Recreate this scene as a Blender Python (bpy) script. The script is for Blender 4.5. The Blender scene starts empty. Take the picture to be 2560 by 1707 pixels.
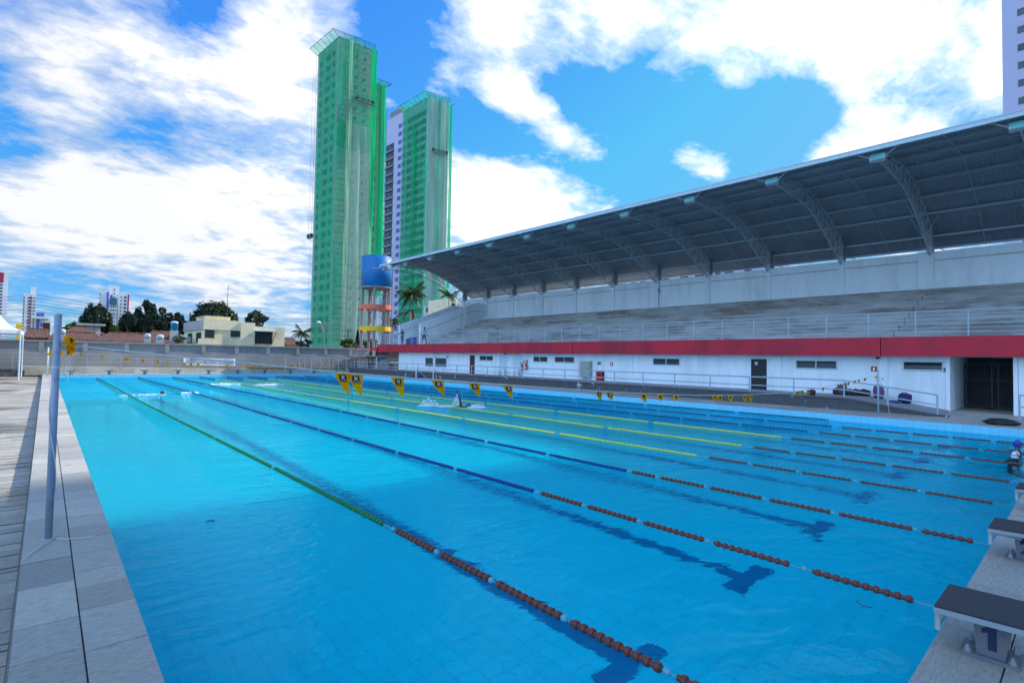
import bpy, bmesh, math, random
from mathutils import Vector, Matrix, noise
R = math.radians
sc = bpy.context.scene
COL = sc.collection
rnd = random.Random(7)

# ------------------------------------------------------------------ camera
F_PX, YAW, PITCH, ROLL = 1307.154, 0.728253, 0.0312606, 0.0176047
CAM = Vector((-0.66389, -0.89478, 2.17436))
W_, H_ = 2560.0, 1707.0
_f = Vector((math.sin(YAW)*math.cos(PITCH), math.cos(YAW)*math.cos(PITCH), math.sin(PITCH)))
_r = Vector((math.cos(YAW), -math.sin(YAW), 0))
_u = _r.cross(_f)
RIGHT = math.cos(ROLL)*_r + math.sin(ROLL)*_u
UP = -math.sin(ROLL)*_r + math.cos(ROLL)*_u
FWD = _f
cam_d = bpy.data.cameras.new('camera'); cam = bpy.data.objects.new('camera', cam_d); COL.objects.link(cam)
M = Matrix(((RIGHT.x, UP.x, -FWD.x), (RIGHT.y, UP.y, -FWD.y), (RIGHT.z, UP.z, -FWD.z))).to_4x4()
M.translation = CAM
cam.matrix_world = M
cam_d.sensor_fit = 'HORIZONTAL'; cam_d.sensor_width = 36; cam_d.lens = F_PX/W_*36
cam_d.clip_start = .05; cam_d.clip_end = 6000
sc.camera = cam

def ray(u, v):
    return (RIGHT*((u-W_/2)/F_PX) - UP*((v-H_/2)/F_PX) + FWD)
def at(u, v, axis, val):
    """surveyed point: where the sight line meets the plane axis = val"""
    d = ray(u, v); return CAM + d*((val-CAM[axis])/d[axis])
def atd(u, v, depth):
    return CAM + ray(u, v)*depth

# ------------------------------------------------------------------ helpers
def s2l(c):
    f = lambda x: x/12.92 if x <= .04045 else ((x+.055)/1.055)**2.4
    return tuple(f(x/255.) for x in c)

OFF = {}
class MB:
    def __init__(s): s.v = []; s.f = []; s.t = []; s.cur = 0.0
    def add(s, vs, fs, t=None):
        n = len(s.v); s.v += [Vector(p) for p in vs]; s.f += [tuple(n+i for i in f) for f in fs]
        s.t += [s.cur if t is None else t]*len(fs); return s
    def box(s, a, b, t=None):
        x0, y0, z0 = [min(a[i], b[i]) for i in range(3)]; x1, y1, z1 = [max(a[i], b[i]) for i in range(3)]
        return s.add([(x0,y0,z0),(x1,y0,z0),(x1,y1,z0),(x0,y1,z0),(x0,y0,z1),(x1,y0,z1),(x1,y1,z1),(x0,y1,z1)],
              [(0,3,2,1),(4,5,6,7),(0,1,5,4),(1,2,6,5),(2,3,7,6),(3,0,4,7)], t)
    def obox(s, c, ax, ay, az, t=None):
        c, ax, ay, az = map(Vector, (c, ax, ay, az)); vs = []
        for k in (-1, 1):
            for i, j in ((-1,-1),(1,-1),(1,1),(-1,1)): vs.append(c+ax*i+ay*j+az*k)
        return s.add(vs, [(0,3,2,1),(4,5,6,7),(0,1,5,4),(1,2,6,5),(2,3,7,6),(3,0,4,7)], t)
    def tube(s, p0, p1, r, n=8, r1=None, caps=True):
        p0, p1 = Vector(p0), Vector(p1); d = (p1-p0)
        if d.length < 1e-6: return s
        d.normalize(); a = d.orthogonal().normalized(); b = d.cross(a); r1 = r if r1 is None else r1
        vs = [p0+(a*math.cos(2*math.pi*i/n)+b*math.sin(2*math.pi*i/n))*r for i in range(n)] + \
             [p1+(a*math.cos(2*math.pi*i/n)+b*math.sin(2*math.pi*i/n))*r1 for i in range(n)]
        fs = [(i, (i+1) % n, n+(i+1) % n, n+i) for i in range(n)]
        if caps: fs += [tuple(range(n-1, -1, -1)), tuple(range(n, 2*n))]
        return s.add(vs, fs)
    def path(s, pts, r, n=6):
        pts = [Vector(p) for p in pts]; m = len(pts); rings = []; a = None
        rr = r if isinstance(r, (list, tuple)) else [r]*m
        for k in range(m):
            d = (pts[min(k+1, m-1)]-pts[max(k-1, 0)]).normalized()
            a = d.orthogonal().normalized() if a is None else (a-d*a.dot(d)).normalized()
            b = d.cross(a)
            rings += [pts[k]+(a*math.cos(2*math.pi*i/n)+b*math.sin(2*math.pi*i/n))*rr[k] for i in range(n)]
        fs = [(k*n+i, k*n+(i+1) % n, (k+1)*n+(i+1) % n, (k+1)*n+i) for k in range(m-1) for i in range(n)]
        fs += [tuple(range(n-1, -1, -1)), tuple(range((m-1)*n, m*n))]
        return s.add(rings, fs)
    def lathe(s, c, prof, n=24, cap=True):
        c = Vector(c); vs = []; m = len(prof)
        for r, z in prof:
            vs += [c+Vector((r*math.cos(2*math.pi*i/n), r*math.sin(2*math.pi*i/n), z)) for i in range(n)]
        fs = [(k*n+i, k*n+(i+1) % n, (k+1)*n+(i+1) % n, (k+1)*n+i) for k in range(m-1) for i in range(n)]
        if cap: fs += [tuple(range(n-1, -1, -1)), tuple(range((m-1)*n, m*n))]
        return s.add(vs, fs)
    def prism(s, poly, z0, z1, t=None):
        """poly = list of (x, y), counter-clockwise"""
        n = len(poly)
        vs = [(x, y, z0) for x, y in poly]+[(x, y, z1) for x, y in poly]
        fs = [(i, (i+1) % n, n+(i+1) % n, n+i) for i in range(n)]+[tuple(range(n-1, -1, -1)), tuple(range(n, 2*n))]
        return s.add(vs, fs, t)
    def extr(s, poly, d, t=None):
        """poly = list of 3D points in a plane, extruded along d"""
        n = len(poly); d = Vector(d); p = [Vector(q) for q in poly]
        vs = p+[q+d for q in p]
        fs = [(i, (i+1) % n, n+(i+1) % n, n+i) for i in range(n)]+[tuple(range(n-1, -1, -1)), tuple(range(n, 2*n))]
        return s.add(vs, fs, t)
    def blob(s, c, rad, nu=10, nv=7, jit=0., seed=0):
        c = Vector(c); vs = []
        for j in range(nv+1):
            th = math.pi*j/nv
            for i in range(nu):
                ph = 2*math.pi*i/nu
                d = Vector((math.sin(th)*math.cos(ph), math.sin(th)*math.sin(ph), math.cos(th)))
                k = 1+jit*noise.noise(d*1.7+Vector((seed*3.1, seed, 0)))
                vs.append(c+Vector((d.x*rad[0], d.y*rad[1], d.z*rad[2]))*k)
        fs = [(j*nu+i, (j+1)*nu+i, (j+1)*nu+(i+1) % nu, j*nu+(i+1) % nu) for j in range(nv) for i in range(nu)]
        return s.add(vs, fs)
    def quad(s, a, b, c, d, t=None): return s.add([a, b, c, d], [(0, 1, 2, 3)], t)
    def build(s, name, mat, parent=None, smooth=False, fixn=True, loc=None):
        me = bpy.data.meshes.new(name)
        if parent is not None: off = OFF[parent.name]
        else: off = Vector(loc) if loc is not None else Vector((0, 0, 0))
        me.from_pydata([tuple(p-off) for p in s.v], [], s.f)
        at_ = me.attributes.new('tint', 'FLOAT', 'FACE'); at_.data.foreach_set('value', s.t)
        if fixn:
            bm = bmesh.new(); bm.from_mesh(me); bmesh.ops.recalc_face_normals(bm, faces=bm.faces); bm.to_mesh(me); bm.free()
        if smooth: me.polygons.foreach_set('use_smooth', [True]*len(me.polygons))
        me.materials.append(mat); me.update()
        o = bpy.data.objects.new(name, me); COL.objects.link(o)
        if parent is not None: o.parent = parent
        else: o.location = off
        OFF[o.name] = off
        return o

def tag(o, label=None, cat=None, group=None, kind=None):
    if label: o['label'] = label
    if cat: o['category'] = cat
    if group: o['group'] = group
    if kind: o['kind'] = kind
    return o
def empty(name, loc, label=None, cat=None, group=None):
    o = bpy.data.objects.new(name, None); COL.objects.link(o); o.location = loc; OFF[o.name] = Vector(loc)
    o.empty_display_size = .1
    return tag(o, label, cat, group)
def struct(o): o['kind'] = 'structure'; return o
def copy_tree(o, parent=None):
    c = o.copy(); COL.objects.link(c); c.parent = parent
    OFF[c.name] = OFF[o.name]
    for ch in list(o.children): copy_tree(ch, c)
    return c
ORD = ['first','second','third','fourth','fifth','sixth','seventh','eighth','ninth','tenth','eleventh','twelfth','thirteenth','fourteenth','fifteenth','sixteenth','seventeenth','eighteenth','nineteenth','twentieth']

def text_geo(txt, size=1.0, ext=0.0, align='CENTER', space=1.0, bold=0.0):
    cu = bpy.data.curves.new('t', 'FONT'); cu.body = txt; cu.size = size; cu.extrude = ext
    cu.align_x = align; cu.align_y = 'CENTER'; cu.space_character = space; cu.resolution_u = 3; cu.offset = bold
    ob = bpy.data.objects.new('t', cu); COL.objects.link(ob)
    dg = bpy.context.evaluated_depsgraph_get(); me = bpy.data.meshes.new_from_object(ob.evaluated_get(dg))
    vs = [v.co.copy() for v in me.vertices]; fs = [tuple(p.vertices) for p in me.polygons]
    bpy.data.objects.remove(ob); bpy.data.curves.remove(cu); bpy.data.meshes.remove(me)
    return vs, fs

# ------------------------------------------------------------------ materials
def new_mat(name):
    m = bpy.data.materials.new(name); m.use_nodes = True; nt = m.node_tree; nt.nodes.clear()
    out = nt.nodes.new('ShaderNodeOutputMaterial'); return m, nt, out
def N(nt, typ, **kw):
    n = nt.nodes.new(typ)
    for k, v in kw.items():
        if k.startswith('i_'):
            n.inputs[k[2:].replace('_', ' ')].default_value = v
        else: setattr(n, k, v)
    return n
def mixc(nt, fac, a, b, mode='MIX'):
    n = nt.nodes.new('ShaderNodeMix'); n.data_type = 'RGBA'; n.blend_type = mode
    L = nt.links
    for sock, val in ((n.inputs[0], fac), (n.inputs[6], a), (n.inputs[7], b)):
        if hasattr(val, 'is_linked') or hasattr(val, 'links'): L.new(val, sock)
        elif isinstance(val, (tuple, list)): sock.default_value = (val[0], val[1], val[2], 1)
        else: sock.default_value = val
    return n.outputs[2]
def ramp(nt, src, stops):
    n = nt.nodes.new('ShaderNodeValToRGB'); nt.links.new(src, n.inputs[0])
    e = n.color_ramp.elements
    while len(e) < len(stops): e.new(.5)
    for i, (p, c) in enumerate(stops):
        e[i].position = p; e[i].color = (c, c, c, 1) if not isinstance(c, tuple) else (*c, 1)
    return n.outputs[0]
def mat(name, col, rough=.6, metal=0., var=.15, scale=2., bump=0., bscale=20., tint=0., stain=None, stain_scale=.6, stain_amt=.5, detail=5, stretch=(1, 1, 1), spec=.5, stain_lo=.5, stain_hi=.62):
    """painted / mineral surface: base colour, mottling, optional per-piece tint and stains"""
    m, nt, out = new_mat(name); L = nt.links
    b = N(nt, 'ShaderNodeBsdfPrincipled'); L.new(b.outputs[0], out.inputs[0])
    b.inputs['Roughness'].default_value = rough; b.inputs['Metallic'].default_value = metal
    b.inputs['Specular IOR Level'].default_value = spec
    geo = N(nt, 'ShaderNodeNewGeometry'); mp = N(nt, 'ShaderNodeMapping'); L.new(geo.outputs['Position'], mp.inputs[0])
    mp.inputs['Scale'].default_value = stretch
    nz = N(nt, 'ShaderNodeTexNoise', i_Scale=scale, i_Detail=detail, i_Roughness=.62); L.new(mp.outputs[0], nz.inputs[0])
    lo = tuple(max(0, c*(1-var)) for c in col); hi = tuple(min(1, c*(1+var)) for c in col)
    c = mixc(nt, ramp(nt, nz.outputs[0], [(.3, 0.), (.7, 1.)]), lo, hi)
    if tint:
        a = N(nt, 'ShaderNodeAttribute', attribute_name='tint')
        mr = N(nt, 'ShaderNodeMapRange'); L.new(a.outputs['Fac'], mr.inputs[0])
        mr.inputs[1].default_value = -1; mr.inputs[2].default_value = 1; mr.inputs[3].default_value = 1-tint; mr.inputs[4].default_value = 1+tint
        c = mixc(nt, 1., c, mr.outputs[0], 'MULTIPLY')
    if stain:
        sn = N(nt, 'ShaderNodeTexNoise', i_Scale=stain_scale, i_Detail=6., i_Roughness=.68); L.new(mp.outputs[0], sn.inputs[0])
        f = ramp(nt, sn.outputs[0], [(stain_lo, 0.), (stain_hi, stain_amt)])
        c = mixc(nt, f, c, stain)
    L.new(c, b.inputs['Base Color'])
    if bump:
        bn = N(nt, 'ShaderNodeTexNoise', i_Scale=bscale, i_Detail=6.); L.new(mp.outputs[0], bn.inputs[0])
        bp = N(nt, 'ShaderNodeBump', i_Strength=1., i_Distance=bump); L.new(bn.outputs[0], bp.inputs['Height']); L.new(bp.outputs[0], b.inputs['Normal'])
    return m

MT = {}
MT['white_wall'] = mat('white_paint', (.80, .86, .90), .7, var=.05, scale=1.2, stain=(.42, .43, .42), stain_scale=.8, stain_amt=.22, stretch=(1, 1, .22))
MT['conc'] = mat('bleacher_concrete', (.33, .33, .32), .85, var=.22, scale=1.4, bump=.004, bscale=14, tint=.12, stain=(.15, .13, .11), stain_scale=.5, stain_amt=.8, stretch=(1, .4, 1.8))
MT['red'] = mat('crimson_paint', (.52, .010, .030), .6, var=.12, scale=1.0, stain=(.28, .010, .030), stain_scale=.55, stain_amt=.75, stretch=(1, 1, .45))
MT['ramp_dark'] = mat('dark_grey_paint', (.075, .078, .085), .7, var=.2, scale=3, stain=(.42, .44, .47), stain_scale=1.1, stain_amt=1., stain_lo=.63, stain_hi=.64)
MT['metal_blue'] = mat('blue_grey_metal_paint', (.36, .43, .50), .42, var=.08, scale=4)
MT['truss'] = mat('truss_grey_paint', (.40, .46, .50), .5, var=.1, scale=3)
MT['trim'] = mat('roof_edge_paint', (.50, .62, .68), .45, var=.06, scale=2)
MT['post_grey'] = mat('grey_steel_post', (.28, .31, .34), .55, var=.1, scale=2)
MT['gravel_dark'] = mat('black_rubber', (.02, .022, .03), .55, var=.3, scale=30, bump=.002, bscale=120)
MT['block_grey'] = mat('block_grey_paint', (.13, .145, .18), .5, var=.15, scale=8, stain=(.22, .17, .12), stain_scale=5, stain_amt=.5)
MT['pole_grey'] = mat('grey_pole_paint', (.30, .34, .43), .4, var=.1, scale=3, stain=(.2, .2, .22), stain_scale=9, stain_amt=.5)
MT['navy'] = mat('navy_paint', (.012, .016, .07), .5)
MT['glass_dark'] = mat('dark_glass', (.012, .03, .035), .12, var=.2, scale=2)
MT['glass_grey'] = mat('grey_glass', (.06, .075, .085), .1, var=.2, scale=2)
MT['alu'] = mat('aluminium', (.45, .48, .5), .4, .3, var=.05)
MT['black'] = mat('black_paint', (.012, .012, .014), .5)
MT['brown_door'] = mat('brown_wood', s2l((74, 40, 26)), .55, var=.3, scale=6, stretch=(1, 6, .4))
MT['white_door'] = mat('pale_door_paint', (.55, .66, .74), .5, var=.03)
MT['gate_dark'] = mat('dark_gate_paint', (.05, .055, .065), .5)
MT['white'] = mat('plain_white', (.8, .8, .8), .5, var=.03)
MT['green_sign'] = mat('green_sign', s2l((10, 105, 70)), .5, var=.03)
MT['red_sign'] = mat('red_sign', s2l((185, 30, 30)), .5, var=.05)
MT['orange'] = mat('coral_paint', s2l((225, 112, 85)), .6, var=.06)
MT['yellow'] = mat('yellow_paint', s2l((240, 190, 20)), .6, var=.05)
MT['tank_blue'] = mat('tank_blue_paint', s2l((0, 108, 172)), .45, var=.06, scale=.8, stain=s2l((20, 125, 185)), stain_scale=.8, stain_amt=.4)
MT['bluetank'] = mat('water_tank_plastic', s2l((40, 145, 205)), .4, var=.06)
MT['pillar'] = mat('grey_concrete_pillar', (.25, .25, .26), .8, var=.15, scale=2, stretch=(1, 1, .3))
MT['bound_wall'] = mat('grey_boundary_wall_render', (.27, .255, .25), .85, var=.14, scale=.7, stain=(.19, .185, .185), stain_scale=.4, stain_amt=.6, stretch=(1, 1, .6))
MT['ledge'] = mat('far_ledge_stone', (.46, .43, .36), .85, var=.2, scale=1.1, tint=.14, stain=(.3, .24, .17), stain_scale=1.2, stain_amt=.5)
MT['cream'] = mat('cream_render', s2l((236, 222, 182)), .8, var=.06, scale=.5, stain=s2l((190, 180, 145)), stain_scale=.6, stain_amt=.4)
MT['grey_render'] = mat('grey_render', (.42, .40, .38), .8, var=.1, scale=.5)
MT['far_white'] = mat('far_building_white', (.66, .68, .70), .7, var=.05, scale=.1)
MT['far_win'] = mat('far_window_dark', (.04, .05, .07), .3, var=.2, scale=.2)
MT['far_blue'] = mat('far_blue_cladding', s2l((55, 80, 175)), .5, var=.1, scale=.1)
MT['far_red'] = mat('far_red_cladding', s2l((150, 40, 70)), .5, var=.1, scale=.1)
MT['far_teal'] = mat('far_teal_cladding', s2l((60, 105, 130)), .5, var=.1, scale=.1)
MT['lilac'] = mat('lilac_white_render', s2l((190, 190, 215)), .7, var=.04, scale=.2)
MT['trunk'] = mat('bark', (.13, .10, .08), .9, var=.3, scale=5)
MT['palm_trunk'] = mat('palm_bark', (.33, .31, .28), .85, var=.25, scale=5, stretch=(1, 1, 4))
MT['wood_pole'] = mat('weathered_pole', (.22, .20, .18), .85, var=.25, scale=4)
MT['tent'] = mat('white_tent_fabric', (.82, .83, .85), .6, var=.03)
MT['rope_white'] = mat('white_rope', (.62, .62, .58), .7, var=.1)
MT['wire'] = mat('black_wire', (.02, .02, .02), .6)
MT['yellow_flag'] = mat('yellow_flag_fabric', s2l((238, 170, 14)), .6, var=.08, scale=6)
MT['logo_black'] = mat('logo_black', (.008, .008, .012), .6)
MT['logo_white'] = mat('logo_white', (.75, .77, .85), .6)
MT['banner'] = mat('white_banner_vinyl', (.86, .88, .90), .5, var=.03)
MT['text_dark'] = mat('dark_lettering', (.07, .085, .11), .6)
MT['skin'] = mat('skin', s2l((150, 98, 78)), .5, var=.1, scale=8)
MT['skin_dark'] = mat('dark_skin', s2l((80, 50, 40)), .5, var=.1, scale=8)
MT['hair'] = mat('black_hair', (.012, .01, .01), .6)
MT['cap_blue'] = mat('blue_swim_cap', s2l((20, 60, 165)), .35, var=.05)
MT['cap_white'] = mat('white_swim_cap', (.7, .74, .8), .35, var=.05)
MT['cloth_dark'] = mat('dark_clothing', (.02, .022, .03), .8)
MT['cloth_white'] = mat('pale_clothing', (.55, .57, .6), .8)
MT['foam'] = mat('white_foam', (.82, .86, .9), .6, var=.05)
MT['bag_red'] = mat('dark_red_bag', s2l((70, 16, 26)), .7, var=.2, scale=8)
MT['bag_grey'] = mat('grey_bag', (.06, .065, .075), .7, var=.2, scale=8)
MT['bag_black'] = mat('black_bag', (.014, .014, .018), .7, var=.2, scale=8)
MT['bag_pink'] = mat('mauve_bag', s2l((98, 66, 108)), .7, var=.15, scale=8)
MT['bag_purple'] = mat('purple_bag', s2l((42, 28, 86)), .7, var=.2, scale=8)
MT['bag_blue'] = mat('blue_net', s2l((20, 70, 130)), .7, var=.2, scale=8)
MT['cabinet'] = mat('grey_green_cabinet', s2l((150, 160, 148)), .5, var=.04)
MT['tile_white_goal'] = mat('goal_white_tube', (.72, .76, .8), .4, var=.04)
MT['red_ext'] = mat('extinguisher_red', s2l((170, 22, 26)), .3, var=.05)
MT['asphalt'] = mat('city_ground', (.11, .105, .09), .9, var=.25, scale=.05)
MT['leaf_lit'] = None

def leaf_mat(name, dark, light, trans=.25):
    m, nt, out = new_mat(name); L = nt.links
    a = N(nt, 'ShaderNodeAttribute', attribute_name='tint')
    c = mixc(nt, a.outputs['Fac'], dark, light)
    d = N(nt, 'ShaderNodeBsdfDiffuse'); t = N(nt, 'ShaderNodeBsdfTranslucent'); L.new(c, d.inputs[0]); L.new(c, t.inputs[0])
    mx = N(nt, 'ShaderNodeMixShader'); mx.inputs[0].default_value = trans; L.new(d.outputs[0], mx.inputs[1]); L.new(t.outputs[0], mx.inputs[2])
    g = N(nt, 'ShaderNodeBsdfGlossy', i_Roughness=.45); g.inputs[0].default_value = (.6, .7, .6, 1)
    m2 = N(nt, 'ShaderNodeMixShader'); m2.inputs[0].default_value = .05; L.new(mx.outputs[0], m2.inputs[1]); L.new(g.outputs[0], m2.inputs[2])
    L.new(m2.outputs[0], out.inputs[0]); return m
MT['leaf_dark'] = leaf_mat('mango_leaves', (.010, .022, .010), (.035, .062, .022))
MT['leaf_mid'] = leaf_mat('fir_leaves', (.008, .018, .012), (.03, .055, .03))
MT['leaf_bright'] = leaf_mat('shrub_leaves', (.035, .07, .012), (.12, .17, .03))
MT['leaf_palm'] = leaf_mat('palm_leaves', (.018, .04, .012), (.10, .13, .03))
MT['leaf_dead'] = leaf_mat('dead_palm_leaves', (.07, .045, .03), (.22, .12, .05))
MT['grass'] = leaf_mat('grass_blades', (.06, .11, .02), (.16, .22, .04))

def stone_mat(name, base, warm, rough=.55, wet=0.):
    m, nt, out = new_mat(name); L = nt.links
    b = N(nt, 'ShaderNodeBsdfPrincipled'); L.new(b.outputs[0], out.inputs[0])
    geo = N(nt, 'ShaderNodeNewGeometry'); a = N(nt, 'ShaderNodeAttribute', attribute_name='tint')
    n1 = N(nt, 'ShaderNodeTexNoise', i_Scale=1.3, i_Detail=5.); L.new(geo.outputs['Position'], n1.inputs[0])
    mp = N(nt, 'ShaderNodeMapping'); mp.inputs['Scale'].default_value = (9, 40, 9); mp.inputs['Rotation'].default_value = (0, 0, .25); L.new(geo.outputs['Position'], mp.inputs[0])
    n2 = N(nt, 'ShaderNodeTexNoise', i_Scale=1., i_Detail=8., i_Roughness=.72); L.new(mp.outputs[0], n2.inputs[0])
    c = mixc(nt, ramp(nt, n1.outputs[0], [(.42, 0.), (.72, .75)]), base, warm)
    c = mixc(nt, ramp(nt, n2.outputs[0], [(.32, .9), (.56, 0.)]), c, tuple(x*.6 for x in base))
    n3 = N(nt, 'ShaderNodeTexNoise', i_Scale=22., i_Detail=5., i_Roughness=.7); L.new(geo.outputs['Position'], n3.inputs[0])
    c = mixc(nt, ramp(nt, n3.outputs[0], [(.35, .35), (.5, 0.)]), c, tuple(x*.55 for x in base))
    mr = N(nt, 'ShaderNodeMapRange'); L.new(a.outputs['Fac'], mr.inputs[0])
    for i, v in enumerate((-1, 1, .74, 1.22)): mr.inputs[i+1].default_value = v
    c = mixc(nt, 1., c, mr.outputs[0], 'MULTIPLY')
    st = N(nt, 'ShaderNodeTexNoise', i_Scale=2.6, i_Detail=4.); L.new(geo.outputs['Position'], st.inputs[0])
    c = mixc(nt, ramp(nt, st.outputs[0], [(.66, 0.), (.74, .5)]), c, (.30, .17, .06))
    if wet:
        wn = N(nt, 'ShaderNodeTexNoise', i_Scale=.33, i_Detail=3.); L.new(geo.outputs['Position'], wn.inputs[0])
        wf = ramp(nt, wn.outputs[0], [(.50, 0.), (.60, 1.)])
        c = mixc(nt, wf, c, mixc(nt, 1., c, (.62, .6, .58), 'MULTIPLY'))
        rr = ramp(nt, wn.outputs[0], [(.50, rough), (.62, .12)]); L.new(rr, b.inputs['Roughness'])
    else: b.inputs['Roughness'].default_value = rough
    L.new(c, b.inputs['Base Color'])
    bp = N(nt, 'ShaderNodeBump', i_Strength=.9, i_Distance=.03); L.new(n2.outputs[0], bp.inputs['Height']); L.new(bp.outputs[0], b.inputs['Normal'])
    return m
MT['slab'] = stone_mat('coping_stone', (.46, .43, .39), (.54, .47, .35), .6)
MT['paver'] = stone_mat('split_stone_pavers', (.47, .43, .37), (.50, .40, .27), .6, wet=1.)
MT['joint'] = mat('dark_joint', (.20, .185, .165), .9)

def water_mat():
    m, nt, out = new_mat('pool_water'); L = nt.links
    g = N(nt, 'ShaderNodeBsdfGlass'); g.inputs['IOR'].default_value = 1.105; g.inputs['Roughness'].default_value = 0.
    g.inputs['Color'].default_value = (.34, .94, 1, 1)
    geo = N(nt, 'ShaderNodeNewGeometry')
    mp = N(nt, 'ShaderNodeMapping'); mp.inputs['Rotation'].default_value = (0, 0, .5); mp.inputs['Scale'].default_value = (1., 1.7, 1); L.new(geo.outputs['Position'], mp.inputs[0])
    n1 = N(nt, 'ShaderNodeTexNoise', i_Scale=.9, i_Detail=2., i_Distortion=.6); L.new(mp.outputs[0], n1.inputs[0])
    n2 = N(nt, 'ShaderNodeTexNoise', i_Scale=4.5, i_Detail=3., i_Roughness=.55, i_Distortion=.8); L.new(mp.outputs[0], n2.inputs[0])
    # calmer near the near-left end, choppier towards the swimmers
    n3 = N(nt, 'ShaderNodeTexNoise', i_Scale=.13, i_Detail=2.); L.new(geo.outputs['Position'], n3.inputs[0])
    k = ramp(nt, n3.outputs[0], [(.40, .30), (.62, 1.25)])
    sx = N(nt, 'ShaderNodeSeparateXYZ'); L.new(geo.outputs['Position'], sx.inputs[0])
    mr = N(nt, 'ShaderNodeMapRange', interpolation_type='SMOOTHSTEP'); L.new(sx.outputs[1], mr.inputs[0])
    for i, v in enumerate((2., 24., .40, 2.6)): mr.inputs[i+1].default_value = v
    ml = N(nt, 'ShaderNodeMath', operation='MULTIPLY'); L.new(k, ml.inputs[0]); L.new(mr.outputs[0], ml.inputs[1])
    h2 = N(nt, 'ShaderNodeMath', operation='MULTIPLY'); L.new(n2.outputs[0], h2.inputs[0]); L.new(ml.outputs[0], h2.inputs[1])
    b1 = N(nt, 'ShaderNodeBump', i_Strength=1., i_Distance=WATER_SWELL); L.new(n1.outputs[0], b1.inputs['Height'])
    b2 = N(nt, 'ShaderNodeBump', i_Strength=1., i_Distance=WATER_CHOP); L.new(h2.outputs[0], b2.inputs['Height']); L.new(b1.outputs[0], b2.inputs['Normal'])
    L.new(b2.outputs[0], g.inputs['Normal']); L.new(g.outputs[0], out.inputs[0]); return m
WATER_SWELL, WATER_CHOP = .048, .044
MT['water'] = water_mat()

def tile_mat(name, c0, line, size=.25):
    m, nt, out = new_mat(name); L = nt.links
    b = N(nt, 'ShaderNodeBsdfPrincipled', i_Roughness=.5); L.new(b.outputs[0], out.inputs[0])
    geo = N(nt, 'ShaderNodeNewGeometry'); br = N(nt, 'ShaderNodeTexBrick', offset=0.)
    L.new(geo.outputs['Position'], br.inputs[0]); br.inputs['Scale'].default_value = 1.
    br.inputs['Brick Width'].default_value = size; br.inputs['Row Height'].default_value = size; br.inputs['Mortar Size'].default_value = .010
    br.inputs['Color1'].default_value = (*c0, 1); br.inputs['Color2'].default_value = (*[x*.93 for x in c0], 1); br.inputs['Mortar'].default_value = (*line, 1)
    nz = N(nt, 'ShaderNodeTexNoise', i_Scale=.35, i_Detail=4.); L.new(geo.outputs['Position'], nz.inputs[0])
    c = mixc(nt, ramp(nt, nz.outputs[0], [(.3, .0), (.7, .25)]), br.outputs[0], tuple(x*.8 for x in c0)); L.new(c, b.inputs['Base Color']); return m
MT['pool_tile'] = tile_mat('pool_floor_tiles', (.004, .67, .74), (.003, .53, .63))
MT['pool_wall'] = tile_mat('pool_wall_tiles', (.20, .66, .88), (.14, .52, .75))
MT['lane_mark'] = mat('dark_lane_tiles', (.004, .16, .32), .5, var=.1, scale=4)

def net_mat(name, col, alpha, scale=1.):
    m, nt, out = new_mat(name); L = nt.links
    d = N(nt, 'ShaderNodeBsdfDiffuse'); t = N(nt, 'ShaderNodeBsdfTranslucent'); tr = N(nt, 'ShaderNodeBsdfTransparent')
    geo = N(nt, 'ShaderNodeNewGeometry'); mp = N(nt, 'ShaderNodeMapping'); mp.inputs['Scale'].default_value = (1, 1, .16); L.new(geo.outputs['Position'], mp.inputs[0])
    nz = N(nt, 'ShaderNodeTexNoise', i_Scale=.35*scale, i_Detail=5.); L.new(mp.outputs[0], nz.inputs[0])
    c = mixc(nt, ramp(nt, nz.outputs[0], [(.35, 0.), (.7, 1.)]), tuple(x*.7 for x in col), col); L.new(c, d.inputs[0]); L.new(c, t.inputs[0])
    mx = N(nt, 'ShaderNodeMixShader'); mx.inputs[0].default_value = .45; L.new(d.outputs[0], mx.inputs[1]); L.new(t.outputs[0], mx.inputs[2])
    a = N(nt, 'ShaderNodeMixShader'); f = ramp(nt, nz.outputs[0], [(.35, alpha-.1), (.7, alpha+.12)]); L.new(f, a.inputs[0])
    L.new(tr.outputs[0], a.inputs[1]); L.new(mx.outputs[0], a.inputs[2]); L.new(a.outputs[0], out.inputs[0]); return m
MT['net'] = net_mat('green_safety_net', (.05, .72, .35), .64)
MT['net_pale'] = net_mat('pale_safety_net', (.56, .86, .62), .72)
MT['net_dense'] = net_mat('dense_safety_net', (.02, .82, .30), .92)

def roof_tile_mat():
    m, nt, out = new_mat('clay_roof_tiles'); L = nt.links
    b = N(nt, 'ShaderNodeBsdfPrincipled', i_Roughness=.85); L.new(b.outputs[0], out.inputs[0])
    geo = N(nt, 'ShaderNodeNewGeometry'); wv = N(nt, 'ShaderNodeTexWave', bands_direction='X', i_Scale=2.6, i_Distortion=.5); L.new(geo.outputs['Position'], wv.inputs[0])
    nz = N(nt, 'ShaderNodeTexNoise', i_Scale=3.2, i_Detail=4.); L.new(geo.outputs['Position'], nz.inputs[0])
    c = mixc(nt, ramp(nt, nz.outputs[0], [(.35, 0.), (.68, 1.)]), (.07, .03, .024), (.30, .115, .07))
    c = mixc(nt, ramp(nt, wv.outputs[0], [(.1, .85), (.5, 0.)]), c, (.05, .03, .025)); L.new(c, b.inputs['Base Color'])
    bp = N(nt, 'ShaderNodeBump', i_Distance=.06); L.new(wv.outputs[0], bp.inputs['Height']); L.new(bp.outputs[0], b.inputs['Normal']); return m
MT['rooftile'] = roof_tile_mat()

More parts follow.
